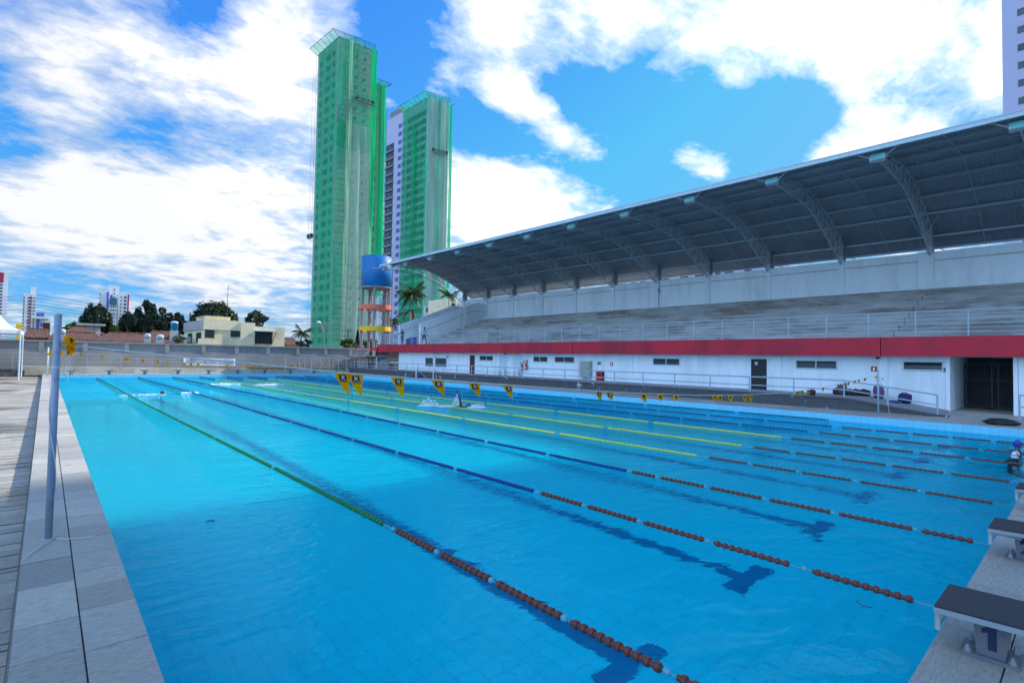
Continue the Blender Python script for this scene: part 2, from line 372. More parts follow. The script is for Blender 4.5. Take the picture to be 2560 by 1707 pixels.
def shin_metal(name, col, rough):
    return mat(name, col, rough, .35, var=.12, scale=.8, stretch=(1, .3, 1))
MT['flood'] = mat('flood_glass', s2l((105, 178, 178)), .2)
MT['far_blue_win'] = mat('pale_blue_window', s2l((70, 95, 165)), .3, var=.15, scale=.3)
def flag_mat():
    m, nt, out = new_mat('sunlit_flag_fabric'); L = nt.links
    d = N(nt, 'ShaderNodeBsdfDiffuse'); t = N(nt, 'ShaderNodeBsdfTranslucent'); c = (*s2l((255, 165, 8)), 1); d.inputs[0].default_value = c; t.inputs[0].default_value = c
    mx = N(nt, 'ShaderNodeMixShader'); mx.inputs[0].default_value = .45; L.new(d.outputs[0], mx.inputs[1]); L.new(t.outputs[0], mx.inputs[2]); L.new(mx.outputs[0], out.inputs[0]); return m
MT['yellow_flag'] = flag_mat()
MT['roof_sheet'] = shin_metal('corrugated_roof_sheet', (.26, .31, .36), .45)
MNEE = False
# ------------------------------------------------------------------ sky, sun
SUN_AZ, SUN_EL = 100.0, 38.0     # azimuth clockwise from +Y
world = bpy.data.worlds.new('World'); sc.world = world; world.use_nodes = True
SDIR = Vector((math.sin(R(SUN_AZ))*math.cos(R(SUN_EL)), math.cos(R(SUN_AZ))*math.cos(R(SUN_EL)), math.sin(R(SUN_EL))))
def build_world():
    nt = world.node_tree; nt.nodes.clear(); L = nt.links
    out = nt.nodes.new('ShaderNodeOutputWorld'); bg = N(nt, 'ShaderNodeBackground'); L.new(bg.outputs[0], out.inputs[0]); bg.inputs[1].default_value = .1
    sky = N(nt, 'ShaderNodeTexSky', sky_type='NISHITA'); sky.sun_disc = False
    sky.sun_elevation = R(SUN_EL); sky.sun_rotation = R(SUN_AZ); sky.air_density = 1.0; sky.dust_density = .4; sky.ozone_density = 2.0
    tc = N(nt, 'ShaderNodeTexCoord'); D = tc.outputs['Generated']
    sp = N(nt, 'ShaderNodeSeparateXYZ'); L.new(D, sp.inputs[0])
    hz = N(nt, 'ShaderNodeMapRange', interpolation_type='SMOOTHSTEP'); L.new(sp.outputs[2], hz.inputs[0]); hz.inputs[2].default_value = .38
    base = mixc(nt, 1., sky.outputs[0], mixc(nt, hz.outputs[0], SKY_LOW, SKY_TINT), 'MULTIPLY')
    base = mixc(nt, 1., base, (1.0, 2.55, 4.4), 'DARKEN')
    zz = N(nt, 'ShaderNodeMath', operation='MAXIMUM'); L.new(sp.outputs[2], zz.inputs[0]); zz.inputs[1].default_value = 0.
    za = N(nt, 'ShaderNodeMath', operation='ADD'); L.new(zz.outputs[0], za.inputs[0]); za.inputs[1].default_value = .22
    dv = N(nt, 'ShaderNodeVectorMath', operation='DIVIDE'); L.new(D, dv.inputs[0])
    cb = N(nt, 'ShaderNodeCombineXYZ')
    for i in range(3): L.new(za.outputs[0], cb.inputs[i])
    L.new(cb.outputs[0], dv.inputs[1])
    mpd = N(nt, 'ShaderNodeMapping'); mpd.inputs['Rotation'].default_value = (0, 0, .9); mpd.inputs['Scale'].default_value = (1., 1.4, 1.); L.new(dv.outputs[0], mpd.inputs[0]); dv = mpd
    n1 = N(nt, 'ShaderNodeTexNoise', i_Scale=2.0, i_Detail=10., i_Roughness=.62, i_Distortion=.6); L.new(dv.outputs[0], n1.inputs[0])
    n2 = N(nt, 'ShaderNodeTexNoise', i_Scale=7., i_Detail=8., i_Roughness=.62, i_Distortion=.2); L.new(dv.outputs[0], n2.inputs[0])
    def math_(op, a, b, c=None):
        m = N(nt, 'ShaderNodeMath', operation=op)
        for i, x in enumerate((a, b, c)):
            if x is None: continue
            if isinstance(x, (int, float)): m.inputs[i].default_value = x
            else: L.new(x, m.inputs[i])
        return m.outputs[0]
    dens = math_('MULTIPLY_ADD', n1.outputs[0], 1.5, -.75)
    dens = math_('ADD', dens, math_('MULTIPLY_ADD', n2.outputs[0], 1.2, -.6))
    n4 = N(nt, 'ShaderNodeTexNoise', i_Scale=19., i_Detail=6., i_Roughness=.65, i_Distortion=.4); L.new(dv.outputs[0], n4.inputs[0])
    dens = math_('ADD', dens, math_('MULTIPLY_ADD', n4.outputs[0], .34, -.17))
    dens = math_('ADD', dens, CLOUD_BASE)
    # clearer sky overhead and behind the pool
    hi = N(nt, 'ShaderNodeMapRange', interpolation_type='SMOOTHSTEP'); L.new(sp.outputs[2], hi.inputs[0])
    for i, v in enumerate((.5, .9, 0., -.10)): hi.inputs[i+1].default_value = v
    dens = math_('ADD', dens, hi.outputs[0])
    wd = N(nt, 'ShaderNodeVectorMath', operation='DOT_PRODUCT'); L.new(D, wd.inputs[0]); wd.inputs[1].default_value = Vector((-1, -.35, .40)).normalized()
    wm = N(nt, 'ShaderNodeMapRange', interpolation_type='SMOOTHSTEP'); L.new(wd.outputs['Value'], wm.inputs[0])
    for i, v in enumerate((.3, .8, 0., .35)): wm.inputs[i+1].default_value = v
    dens = math_('ADD', dens, wm.outputs[0])  # thicker cloud in the unseen west, part of the added bank
    bk = N(nt, 'ShaderNodeVectorMath', operation='DOT_PRODUCT'); L.new(D, bk.inputs[0]); bk.inputs[1].default_value = (FWD.x, FWD.y, 0)
    bm_ = N(nt, 'ShaderNodeMapRange', interpolation_type='SMOOTHSTEP'); L.new(bk.outputs['Value'], bm_.inputs[0])
    for i, v in enumerate((.1, -.5, 0., -.06)): bm_.inputs[i+1].default_value = v
    dens = math_('ADD', dens, bm_.outputs[0])
    for (u, v, r, w) in BLOBS:
        d = ray(u*1.0884, v*1.0884).normalized()
        ds = N(nt, 'ShaderNodeVectorMath', operation='DISTANCE'); L.new(D, ds.inputs[0]); ds.inputs[1].default_value = d
        mr = N(nt, 'ShaderNodeMapRange', interpolation_type='SMOOTHSTEP'); L.new(ds.outputs['Value'], mr.inputs[0])
        a = r*1.0884/F_PX/ray(u*1.0884, v*1.0884).length
        mr.inputs[1].default_value = a*1.9; mr.inputs[2].default_value = 0.; mr.inputs[3].default_value = 0.; mr.inputs[4].default_value = w
        dens = math_('ADD', dens, mr.outputs[0])
    f = ramp(nt, dens, [(-.08, 0.), (.22, .5), (.72, 1.)])
    # cloud body: white where thick, blue-grey where thin or mottled
    sh = ramp(nt, math_('ADD', dens, math_('MULTIPLY_ADD', n2.outputs[0], .8, -.4)), [(.2, (6.6, 7.9, 9.8)), (.62, (11.5, 11.7, 12.0))])
    sh.node.color_ramp.elements[0].color = (.55, .66, .82, 1); sh.node.color_ramp.elements[1].color = (.96, .975, 1, 1)
    sdot = N(nt, 'ShaderNodeVectorMath', operation='DOT_PRODUCT'); L.new(D, sdot.inputs[0]); sdot.inputs[1].default_value = SDIR
    lum = N(nt, 'ShaderNodeMapRange'); L.new(sdot.outputs['Value'], lum.inputs[0])
    for i, v in enumerate((.1, .75, CLOUD_LUM*.74, CLOUD_LUM*1.15)): lum.inputs[i+1].default_value = v
    cl = mixc(nt, 1., sh, lum.outputs[0], 'MULTIPLY')
    # unseen cloud bank in the west, added bright and bluish to light the stand
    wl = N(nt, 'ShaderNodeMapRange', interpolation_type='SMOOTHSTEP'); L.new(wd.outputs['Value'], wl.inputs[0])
    for i, v in enumerate((.25, .85, 1., WEST_FILL)): wl.inputs[i+1].default_value = v
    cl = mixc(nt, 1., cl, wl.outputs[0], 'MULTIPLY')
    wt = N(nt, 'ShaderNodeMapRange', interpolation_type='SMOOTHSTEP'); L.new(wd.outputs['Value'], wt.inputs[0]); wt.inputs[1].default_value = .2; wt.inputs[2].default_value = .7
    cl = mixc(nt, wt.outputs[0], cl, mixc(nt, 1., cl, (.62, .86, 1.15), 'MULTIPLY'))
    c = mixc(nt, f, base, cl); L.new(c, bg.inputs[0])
SKY_TINT = (.22, .72, 1.30); SKY_LOW = (.17, .40, .75)
CLOUD_LUM = 6.3
CLOUD_BASE = .10
WEST_FILL = 2.75
B, C = -.50, .46
BLOBS = [ # sky gaps and cloud banks, by bearing
 (1300, 240, 120, B), (1480, 230, 120, B), (1640, 230, 90, B), (1790, 235, 80, B), (1150, 300, 75, B), (1560, 430, 110, B), (1720, 320, 110, B), (1380, 330, 110, B), (1880, 230, 90, B*.8), (1090, 290, 60, B), (1500, 310, 100, B), (1880, 280, 80, B*.7),
 (2150, 190, 70, B*.9), (2050, 230, 60, B*.6), (2190, 20, 60, B*.6), (2240, 265, 60, B*.8),
 (50, 270, 90, B*.9), (280, 310, 70, B*.8), (420, 320, 80, B*.9), (560, 320, 60, B*.6), (20, 350, 60, B*.6),
 (470, 30, 60, B*.7), (880, 90, 60, B*.9), (940, 40, 50, B*.5), (960, 130, 40, B*.5),
 (60, 620, 70, B*.5), (180, 650, 70, B*.5), (330, 680, 60, B*.5),
 (1700, 60, 190, C), (1400, 80, 150, C), (1150, 110, 120, C), (2000, 100, 160, C), (2270, 100, 110, C*1.1), (2290, 190, 60, C), (2060, 40, 120, C), (1990, 320, 80, C), (2120, 300, 80, C), (1900, 350, 60, C),
 (1150, 440, 130, C), (1300, 460, 90, C), (1080, 480, 100, C), (1560, 340, 40, C*1.2), (1600, 360, 50, C*1.35), (1640, 380, 35, C*1.2), (1510, 400, 30, C*1.2), (1290, 305, 40, C*1.35), (1345, 312, 46, C*1.45), (1410, 322, 50, C*1.45), (1470, 335, 40, C*1.3), (1150, 220, 50, C*1.3), (1210, 245, 45, C*1.7), (1260, 262, 35, C*1.5), (1850, 190, 80, C*.8), (1700, 190, 50, C*.5),
 (300, 430, 200, C*.7), (600, 430, 180, C*.8), (100, 470, 160, C*.7), (550, 560, 170, C*.7), (250, 560, 160, C*.55), (200, 90, 160, C*.7), (650, 70, 140, C*.8), (620, 210, 120, C*.7), (380, 170, 110, C*.5), (80, 170, 110, C*.6),
]
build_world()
sun = bpy.data.lights.new('sun', 'SUN'); sun.energy = 2.8; sun.angle = R(.5); sun.color = (1, .945, .85)
so = bpy.data.objects.new('sun', sun); COL.objects.link(so)
sd = Vector((math.sin(R(SUN_AZ))*math.cos(R(SUN_EL)), math.cos(R(SUN_AZ))*math.cos(R(SUN_EL)), math.sin(R(SUN_EL))))
so.rotation_euler = sd.to_track_quat('Z', 'Y').to_euler(); so.location = sd*60
sc.view_settings.view_transform = 'Standard'; sc.view_settings.look = 'None'; sc.view_settings.exposure = EXPOSURE = 1.12; sc.view_settings.gamma = 1; sc.render.filter_size = 1.1
cy = sc.cycles
cy.caustics_refractive = True; cy.caustics_reflective = False
cy.max_bounces = 10; cy.transparent_max_bounces = 16; cy.transmission_bounces = 8; cy.diffuse_bounces = 3; cy.glossy_bounces = 4
cy.use_denoising = True; cy.denoiser = 'OPENIMAGEDENOISE'; cy.sample_clamp_indirect = 6.0
cy.use_adaptive_sampling = True; cy.adaptive_threshold = .015

# ------------------------------------------------------------------ ground, decks, pool
PW, PL = 25.0, 59.5
ZW = -.30          # water level
ZF = ZW-1.33        # pool floor
mb = MB(); X0, X1, Y0, Y1 = -.4, PW+.4, -.4, PL+.4; G = 3500
for a, b, c, d in ((-G, X0, -G, G), (X1, G, -G, G), (X0, X1, -G, Y0), (X0, X1, Y1, G)):
    mb.quad((a, c, -.42), (b, c, -.42), (b, d, -.42), (a, d, -.42))
struct(mb.build('ground', MT['asphalt']))

def slab_rows(name, along, u0, u1, rows, z, th, lmin, lmax, m, seed, gap=.012, jit=.003):
    """rows of stone slabs; along = 'x' or 'y' is the running direction"""
    r = random.Random(seed); mb = MB(); jb = None
    for a, b in rows:
        t = u0-r.random()*.3
        while t < u1:
            l = r.uniform(lmin, lmax); e = min(t+l, u1)
            zz = z+r.uniform(-jit, jit); s0 = max(t, u0)
            g = r.uniform(.3, 1.2)*gap/2
            if e-s0 > .05:
                k = r.gauss(0, .45)
                if along == 'y': mb.box((a+gap/2, s0+g, z-th), (b-gap/2, e-g, zz), max(-1, min(1, k)))
                else: mb.box((s0+g, a+gap/2, z-th), (e-g, b-gap/2, zz), max(-1, min(1, k)))
            t = e if e > t else u1
            if l <= 0: break
    return struct(mb.build(name, m))
slab_rows('pool_coping', 'y', -3.2, PL, ((-.78, -.38), (-.38, .004)), 0, .20, .42, .95, MT['slab'], 3)
slab_rows('pool_coping', 'y', 0., PL, ((PW-.004, PW+.40), (PW+.40, PW+.80)), 0, .20, .6, 1.2, MT['slab'], 4)
slab_rows('pool_coping', 'x', .006, PW+.8, ((-.42, .004), (-.86, -.42)), 0, .20, .7, 1.5, MT['slab'], 5)
slab_rows('pool_coping', 'x', -.78, PW+.8, ((PL+.002, PL+.45), (PL+.45, PL+.9)), 0, .20, .6, 1.2, MT['slab'], 6)
mb = MB()
mb.box((-.79, -3.3, -.36), (-.012, PL+.9, -.03)); mb.box((-.012+.0, -3.3, -.36), (PW+.8, -.012, -.034)); mb.box((PW+.012, -.0, -.36), (PW+.8, PL+.9, -.03)); mb.box((-.0, PL+.012, -.36), (PW+.0, PL+.9, -.034))
struct(mb.build('coping_bed', MT['joint']))
# lower deck of split stone on the left: long thin stones laid across
r = random.Random(11); mb = MB(); y = -3.
while y < 61.2:
    w = r.choice((.12, .15, .18, .22, .26, .3))*r.uniform(.9, 1.1); x = -.80
    while x > -26:
        l = r.uniform(.35, 1.5); tilt = r.uniform(-.004, .004); z = -.20+r.uniform(-.006, .004); k = max(-1, min(1, r.gauss(0, .42)))
        a, b, c, d = x-l+.004, x-.004, y+.003+r.uniform(0, .006), y+w-.003
        mb.add([(a, c, z), (b, c, z), (b, d, z+tilt), (a, d, z+tilt)], [(0, 1, 2, 3)], k); x -= l
    y += w
struct(mb.build('pool_deck', MT['paver']))
mb = MB(); mb.box((-27, -3.2, -.40), (-.79, 61.2, -.216)); struct(mb.build('deck_bed', MT['joint']))
# right and near decks
mb = MB(); r = random.Random(5)
def deck(x0, x1, y0, y1, z, sx, sy):
    x = x0
    while x < x1-.01:
        e = min(x+sx, x1); y = y0
        while y < y1-.01:
            f = min(y+sy*r.uniform(.8, 1.2), y1)
            k = max(-1, min(1, r.gauss(0, .4)))
            mb.quad((x+.004, y+.004, z), (e-.004, y+.004, z), (e-.004, f-.004, z), (x+.004, f-.004, z), k); y = f
        x = e
deck(PW+.8, 46, -9, 61.3, -.008, .8, 1.0); deck(-2, PW+.8, -9, -.86, -.008, 1.2, .9); deck(-.78, 34, PL+.9, 61.4, -.008, 1.0, .6)
struct(mb.build('pavement', MT['slab']))
mb = MB(); mb.box((PW+.8, -9.1, -.4), (46, 61.3, -.02)); mb.box((-2, -9.1, -.4), (PW+.8, -.87, -.02)); mb.box((-.9, PL+.9, -.4), (34, 61.4, -.022)); struct(mb.build('pavement_bed', MT['joint']))
# basin
mb = MB(); mb.quad((0, 0, ZF), (PW, 0, ZF), (PW, PL, ZF), (0, PL, ZF)); fl = struct(mb.build('pool_floor', MT['pool_tile']))
mb = MB(); e = .01
mb.quad((e, e, ZF), (e, PL-e, ZF), (e, PL-e, -.205), (e, e, -.205)); mb.quad((PW-e, e, ZF), (PW-e, PL-e, ZF), (PW-e, PL-e, -.02), (PW-e, e, -.02))
mb.quad((e, e, ZF), (PW-e, e, ZF), (PW-e, e, -.205), (e, e, -.205)); mb.quad((e, PL-e, ZF), (PW-e, PL-e, ZF), (PW-e, PL-e, -.03), (e, PL-e, -.03))
pwl = struct(mb.build('pool_wall', MT['pool_wall'], fixn=False))
mb = MB(); z = ZF+.004
for c in (4.39, 7.39, 10.35, 13.3, 16.2, 19.1, 22.0):
    far = 1.0+ (c-4.39)/ (22.0-4.39)*21.2+3.2; yb = PL-2.6
    mb.quad((c-.54, 2.5, z), (c+.54, 2.5, z), (c+.54, 2.8, z), (c-.54, 2.8, z))
    fx = c*.91
    mb.quad((c-.15, 2.8, z), (c+.15, 2.8, z), (fx+.15, yb, z), (fx-.15, yb, z))
    mb.quad((fx-.54, yb, z), (fx+.54, yb, z), (fx+.54, yb+.3, z), (fx-.54, yb+.3, z))
lm = struct(mb.build('lane_marking', MT['lane_mark']))
mb = MB(); mb.quad((.0, .0, ZW), (PW, .0, ZW), (PW, PL, ZW), (.0, PL, ZW)); water = struct(mb.build('water', MT['water'], smooth=True))
if MNEE:
    water.cycles.is_caustics_caster = True; sun.cycles.is_caustics_light = True
    for o in (fl, pwl, lm): o.cycles.is_caustics_receiver = True
# ------------------------------------------------------------------ grandstand
XW, XR, XB = 31.84, 31.15, 43.46
ZFL = 3.55                       # walkway floor
YE = 56.45                       # far end of the lower storey
COLY = [1.28+5.25*k for k in range(-1, 12)]
tilt = lambda y: .0065*(y-59.0)
gs = empty('grandstand', (XW, 30, 0), 'long white covered grandstand with a crimson fascia and curved metal roof', 'grandstand')
def part(mb, name, m, par=gs, smooth=False): return mb.build(name, m, par, smooth)
for y0, y1 in ((3.85, YE), (-12, 1.65)):
    mb = MB(); mb.box((XW, y0, -.2), (43.9, y1, 2.61))
    part(mb, 'lower_wall', MT['white_wall'])
for y in COLY[1:-1]:
    if 1.6 < y < 3.9: continue
    mb = MB(); mb.box((XW-.07, y-.2, -.02), (XW-.002, y+.2, 2.6)); part(mb, 'pilaster', MT['white_wall'])
mb = MB(); mb.box((XW-.07, 3.852, -.02), (XW-.002, 4.0, 2.6)); part(mb, 'pilaster', MT['white_wall'])
mb = MB(); mb.box((XW-.07, 1.5, -.02), (XW-.002, 1.648, 2.6)); part(mb, 'pilaster', MT['white_wall'])
mb = MB(); mb.box((36.9, 1.652, -.05), (37.1, 3.848, 2.6)); part(mb, 'passage_back_wall', MT['gate_dark'])
# dark slatted gate inside the passage
g = MB(); x = 35.6
for y in (1.67, 2.5, 2.74, 3.8): g.box((x-.03, y-.03, .02), (x+.03, y+.03, 2.3))
for z in (.1, 1.45, 2.27): g.box((x-.02, 1.7, z-.03), (x+.02, 3.78, z+.03))
k = 0
for i in range(1, 26):
    y = 1.7+i*.08; g.tube((x, y, .1), (x, y, 2.25), .011, 5)
part(g, 'passage_gate', MT['gate_dark'])
# floor slab, fascia
mb = MB(); mb.box((XR+.2, -12, 2.62), (43.9, 60.2, ZFL-.01)); part(mb, 'floor_slab', MT['white_wall'])
fj = [-12, 6.5, 27.42, 60.25]
for a, b in zip(fj[:-1], fj[1:]):
    mb = MB(); n = 12
    mb.box((XR, a+.02, 2.6), (XR+.198, b-.02, 3.56)); part(mb, 'fascia', MT['red'])
mb = MB(); mb.box((XR+.002, 60.252, 2.6), (33.6, 60.42, 3.56)); part(mb, 'fascia', MT['red'])
mb = MB(); mb.box((XR+.06, -12, 3.3), (XR+.196, 60.2, 3.5)); part(mb, 'joint_filler', MT['black'])
# bleachers
NST = 8
for a, b in ((-12, 6.485), (6.515, 27.405), (27.435, 53.55)):
    mb = MB(); rr = random.Random(int(a*10))
    for i in range(NST):
        x = 33.81+1.157*i; z1 = 4.0+.43*i; x1 = x+1.157 if i < NST-1 else 43.1
        y = a
        while y < b-.01:
            e = min(y+rr.uniform(2.2, 4.5), b)
            if b-e < 1: e = b
            mb.box((x, y, ZFL-.02+.0*i), (x1, e, z1), rr.uniform(-.6, .6)); y = e
    mb.box((43.1, a, ZFL), (43.44, b, 7.25)); part(mb, 'bleacher', MT['conc'])
# stair slope behind the last bleacher, between the end walls
mb = MB()
for i in range(24): mb.box((34.2+.38*i, 54.16, ZFL-.01), (34.2+.38*(i+1), 58.86, 3.62+.155*i))
part(mb, 'stair', MT['conc'])
def end_wall(y):
    m1 = MB(); p = [(33.2, ZFL-.02), (33.2, 6.1), (41.4, 9.25), (XB-.02, 9.25), (XB-.02, ZFL-.02)]
    m1.extr([(x, y-.12, z) for x, z in p], (0, .24, 0))
    w = part(m1, 'end_wall', MT['white_wall'])
    c = MB()
    for i in range(24):
        x0 = 33.2+8.2*i/24; x1 = 33.2+8.2*(i+1)/24
    c.extr([(33.5, y-.15, 5.22), (33.5, y-.15, 5.27), (41.4, y-.15, 8.32), (43.3, y-.15, 8.32), (43.3, y-.15, 8.27), (41.43, y-.15, 8.27)], (0, .029, 0))
    c.build('groove_band', MT['post_grey'], w)
    q = MB(); q.box((39.7, y-.2, ZFL), (40.15, y-.121, 8.55)); q.build('wall_pilaster', MT['white_wall'], w)
end_wall(53.95); end_wall(58.95)
# back wall
wt = lambda y: 9.72+.0072*y
mb = MB()
ys = [-12]+COLY[:]+[60.3]
for a, b in zip(ys[:-1], ys[1:]):
    mb.add([(XB, a, 6), (XB, b, 6), (XB, b, wt(b)), (XB, a, wt(a)), (XB+.25, a, 6), (XB+.25, b, 6), (XB+.25, b, wt(b)), (XB+.25, a, wt(a))],
           [(0, 1, 2, 3), (7, 6, 5, 4), (3, 2, 6, 7), (0, 3, 7, 4), (1, 5, 6, 2)])
bw = part(mb, 'back_wall', MT['white_wall'])
mb = MB()
for a, b in zip(ys[:-1], ys[1:]):
    mb.add([(XB-.03, a+.25, wt(a)-.62), (XB-.03, b-.25, wt(b)-.62), (XB-.03, b-.25, wt(b)-.57), (XB-.03, a+.25, wt(a)-.57)], [(0, 1, 2, 3)])
    mb.add([(XB-.03, a+.25, wt(a)-.57), (XB-.03, b-.25, wt(b)-.57), (XB-.001, b-.25, wt(b)-.57), (XB-.001, a+.25, wt(a)-.57)], [(0, 1, 2, 3)])
    mb.add([(XB-.03, a+.25, wt(a)-.62), (XB-.03, b-.25, wt(b)-.62), (XB-.001, b-.25, wt(b)-.62), (XB-.001, a+.25, wt(a)-.62)], [(0, 1, 2, 3)])
mb.build('wall_ledge', MT['post_grey'], bw)
for y in COLY:
    wide = .42 if abs(y-6.53) < .1 or abs(y-27.53) < .2 else .19
    mb = MB(); mb.box((XB-.14, y-.19, 7.0), (XB-.002, y-.19+wide*2 if wide > .3 else y+.19, wt(y)+.02)); c = part(mb, 'column', MT['white_wall'])
    p = MB(); p.box((XB-.19, y-.16, wt(y)-.12), (XB-.142, y+.16, wt(y)+.32))
    p.build('bolted_plate', MT['trim'], c)
    b = MB()
    for dz in (0, .13, .26):
        for dy in (-.08, .08): b.tube((XB-.20, y+dy, wt(y)-.06+dz), (XB-.19, y+dy, wt(y)-.06+dz), .025, 6)
    b.build('bolt', MT['black'], c)
    p = MB(); p.box((XB-.13, y-.14, wt(y)+.025), (XB+.52, y+.14, 11.75+tilt(y)-.0)); part(p, 'steel_post', MT['post_grey'])
mb = MB(); y = 27.53
mb.path([(XB-.2, y-.32, 7.3), (XB-.2, y-.32, 10.2)], .035, 6); mb.box((XB-.26, y-.4, 8.75), (XB-.14, y-.22, 9.1)); part(mb, 'downpipe', MT['post_grey'])
# roof
RP = [(30.55, 13.62), (33.2, 13.92), (35.0, 14.05), (36.3, 14.04), (37.6, 13.86), (38.9, 13.5), (40.5, 12.95), (41.7, 12.42), (42.9, 11.85), (44.0, 11.2), (45.35, 10.64)]
mb = MB(); ny = 900; ya, yb = -6.0, 59.7; fine = []
for i in range(len(RP)-1):
    for t in range(3): fine.append((RP[i][0]+(RP[i+1][0]-RP[i][0])*t/3, RP[i][1]+(RP[i+1][1]-RP[i][1])*t/3))
fine.append(RP[-1]); nf = len(fine); vs = []
for j in range(ny+1):
    y = ya+(yb-ya)*j/ny; w = .022*math.sin(y*2*math.pi/.219)
    vs += [(x, y, z+w+tilt(y)+.012) for x, z in fine]
mb.add(vs, [(j*nf+i, j*nf+i+1, (j+1)*nf+i+1, (j+1)*nf+i) for j in range(ny) for i in range(nf-1)])
roof = part(mb, 'roof', MT['roof_sheet'])
def along(x, z, name, m, par, hx=.035, hz=.07):
    q = MB(); q.add([(x+sx*hx, y, z+sz*hz+tilt(y)) for y in (ya+.1, yb-.1) for sx, sz in ((-1,-1),(1,-1),(1,1),(-1,1))],
        [(0,1,5,4),(1,2,6,5),(2,3,7,6),(3,0,4,7),(0,3,2,1),(4,5,6,7)]); return q.build(name, m, par)
for x in (32.3, 34.3, 36.3, 38.2, 40.0, 41.7, 43.8, 45.15):
    for i in range(len(RP)-1):
        if RP[i][0] <= x <= RP[i+1][0]: z = RP[i][1]+(RP[i+1][1]-RP[i][1])*(x-RP[i][0])/(RP[i+1][0]-RP[i][0])
    along(x, z-.11, 'purlin', MT['truss'], roof)
along(30.62, 13.56, 'edge_trim', MT['trim'], roof, .05, .13)
# mid-bay tie rods
for y in [a+2.62 for a in COLY]:
    mb = MB(); pts = [Vector((x, y, z-.16+tilt(y))) for x, z in RP[:-1]]; pts.append(Vector((45.1, y, 10.45+tilt(y))))
    mb.path(pts, .022, 5); mb.build('tie_rod', MT['truss'], roof)
# trusses
UPc = [(31.1, 13.42), (33.2, 13.70), (34.9, 13.83), (36.2, 13.83), (37.5, 13.65), (38.8, 13.28), (40.4, 12.72), (41.6, 12.2), (42.8, 11.62), (43.5, 11.22)]
LOc = [(31.1, 13.08), (32.7, 13.06), (34.2, 13.0), (35.4, 12.92), (36.5, 12.78), (37.6, 12.53), (38.9, 12.05), (40.1, 11.5), (41.3, 10.9), (42.5, 10.28), (43.3, 9.86)]
def samp(pl, n):
    ls = [0]
    for a, b in zip(pl[:-1], pl[1:]): ls.append(ls[-1]+math.dist(a, b))
    o = []
    for k in range(n+1):
        t = ls[-1]*k/n; i = max(j for j in range(len(ls)) if ls[j] <= t+1e-9); i = min(i, len(pl)-2)
        q = (t-ls[i])/(ls[i+1]-ls[i]); o.append((pl[i][0]+(pl[i+1][0]-pl[i][0])*q, pl[i][1]+(pl[i+1][1]-pl[i][1])*q))
    return o
for y in COLY:
    up, lo = samp(UPc, 26), samp(LOc, 26); dz = tilt(y); mb = MB()
    for s in (-.17, .17):
        mb.path([(x, y+s, z+dz) for x, z in up], .03, 4)
    mb.path([(x, y, z+dz) for x, z in lo], .05, 4)
    tr = part(mb, 'truss', MT['truss'])
    w = MB()
    for k in range(26):
        for s in (-.17, .17):
            a = (up[k][0], y+s, up[k][1]+dz); b = (lo[k][0], y, lo[k][1]+dz); c = (up[k+1][0], y+s, up[k+1][1]+dz); d = (lo[k+1][0], y, lo[k+1][1]+dz)
            if k % 2 == 0: w.tube(a, d, .018, 4, caps=False)
            else: w.tube(b, c, .018, 4, caps=False)
        if k % 2: w.tube((up[k][0], y-.17, up[k][1]+dz), (up[k][0], y+.17, up[k][1]+dz), .02, 4, caps=False)
    for x in (34.3, 36.3, 38.2, 40.0, 41.7):
        k = min(range(27), key=lambda i: abs(lo[i][0]-x+.1)); ku = min(range(27), key=lambda i: abs(up[i][0]-x))
        for s in (-1, 1): w.tube((lo[k][0], y+.05*s, lo[k][1]+dz), (up[ku][0]+.05, y+.75*s, up[ku][1]+.06+dz), .02, 4, caps=False)
    for s in (-1, 1): w.tube((31.1, y, 13.0+dz), (30.7, y+1.0*s, 13.5+dz), .03, 5); w.tube((43.4, y+.1*s, 10.5+dz), (45.0, y+.5*s, 10.4+dz), .03, 4)
    w.build('lattice', MT['truss'], tr)
# doors and windows of the lower storey
def window(y0, y1, z0, z1, panes, m, name='window'):
    f = MB(); x = XW; t = .05
    f.box((x-.045, y0-t, z1), (x-.001, y1+t, z1+t)); f.box((x-.06, y0-t, z0-t), (x-.001, y1+t, z0))
    f.box((x-.045, y0-t, z0), (x-.001, y0, z1)); f.box((x-.045, y1, z0), (x-.001, y1+t, z1)); n = panes; wd = (y1-y0)/n
    for i in range(1, n): f.box((x-.045, y0+wd*i-.03, z0), (x-.001, y0+wd*i+.03, z1))
    o = part(f, name, MT['trim'] if m is MT['glass_dark'] else MT['alu'])
    for i in range(n):
        p = MB(); a, b = y0+wd*i+(.032 if i else .002), y0+wd*(i+1)-(.032 if i < n-1 else .002)
        if m is MT['glass_dark']:
            k = 4; h = (z1-z0)/k
            for j in range(k): p.add([(x-.035, a, z0+h*j), (x-.035, b, z0+h*j), (x-.008, b, z0+h*(j+1)), (x-.008, a, z0+h*(j+1))], [(0, 1, 2, 3)])
        else: p.quad((x-.012, a, z0), (x-.012, b, z0), (x-.012, b, z1), (x-.012, a, z1))
        p.build('pane', m, o)
for y0, y1 in ((4.15, 5.66),): window(y0, y1, 1.95, 2.31, 1, MT['glass_dark'])
for y0, y1 in ((8.7, 10.73), (18.25, 20.28), (27.82, 29.96), (30.9, 32.76), (38.22, 40.3)): window(y0, y1, 1.9, 2.29, 2, MT['glass_dark'])
window(46.2, 50.3, 1.12, 1.98, 2, MT['glass_grey'])
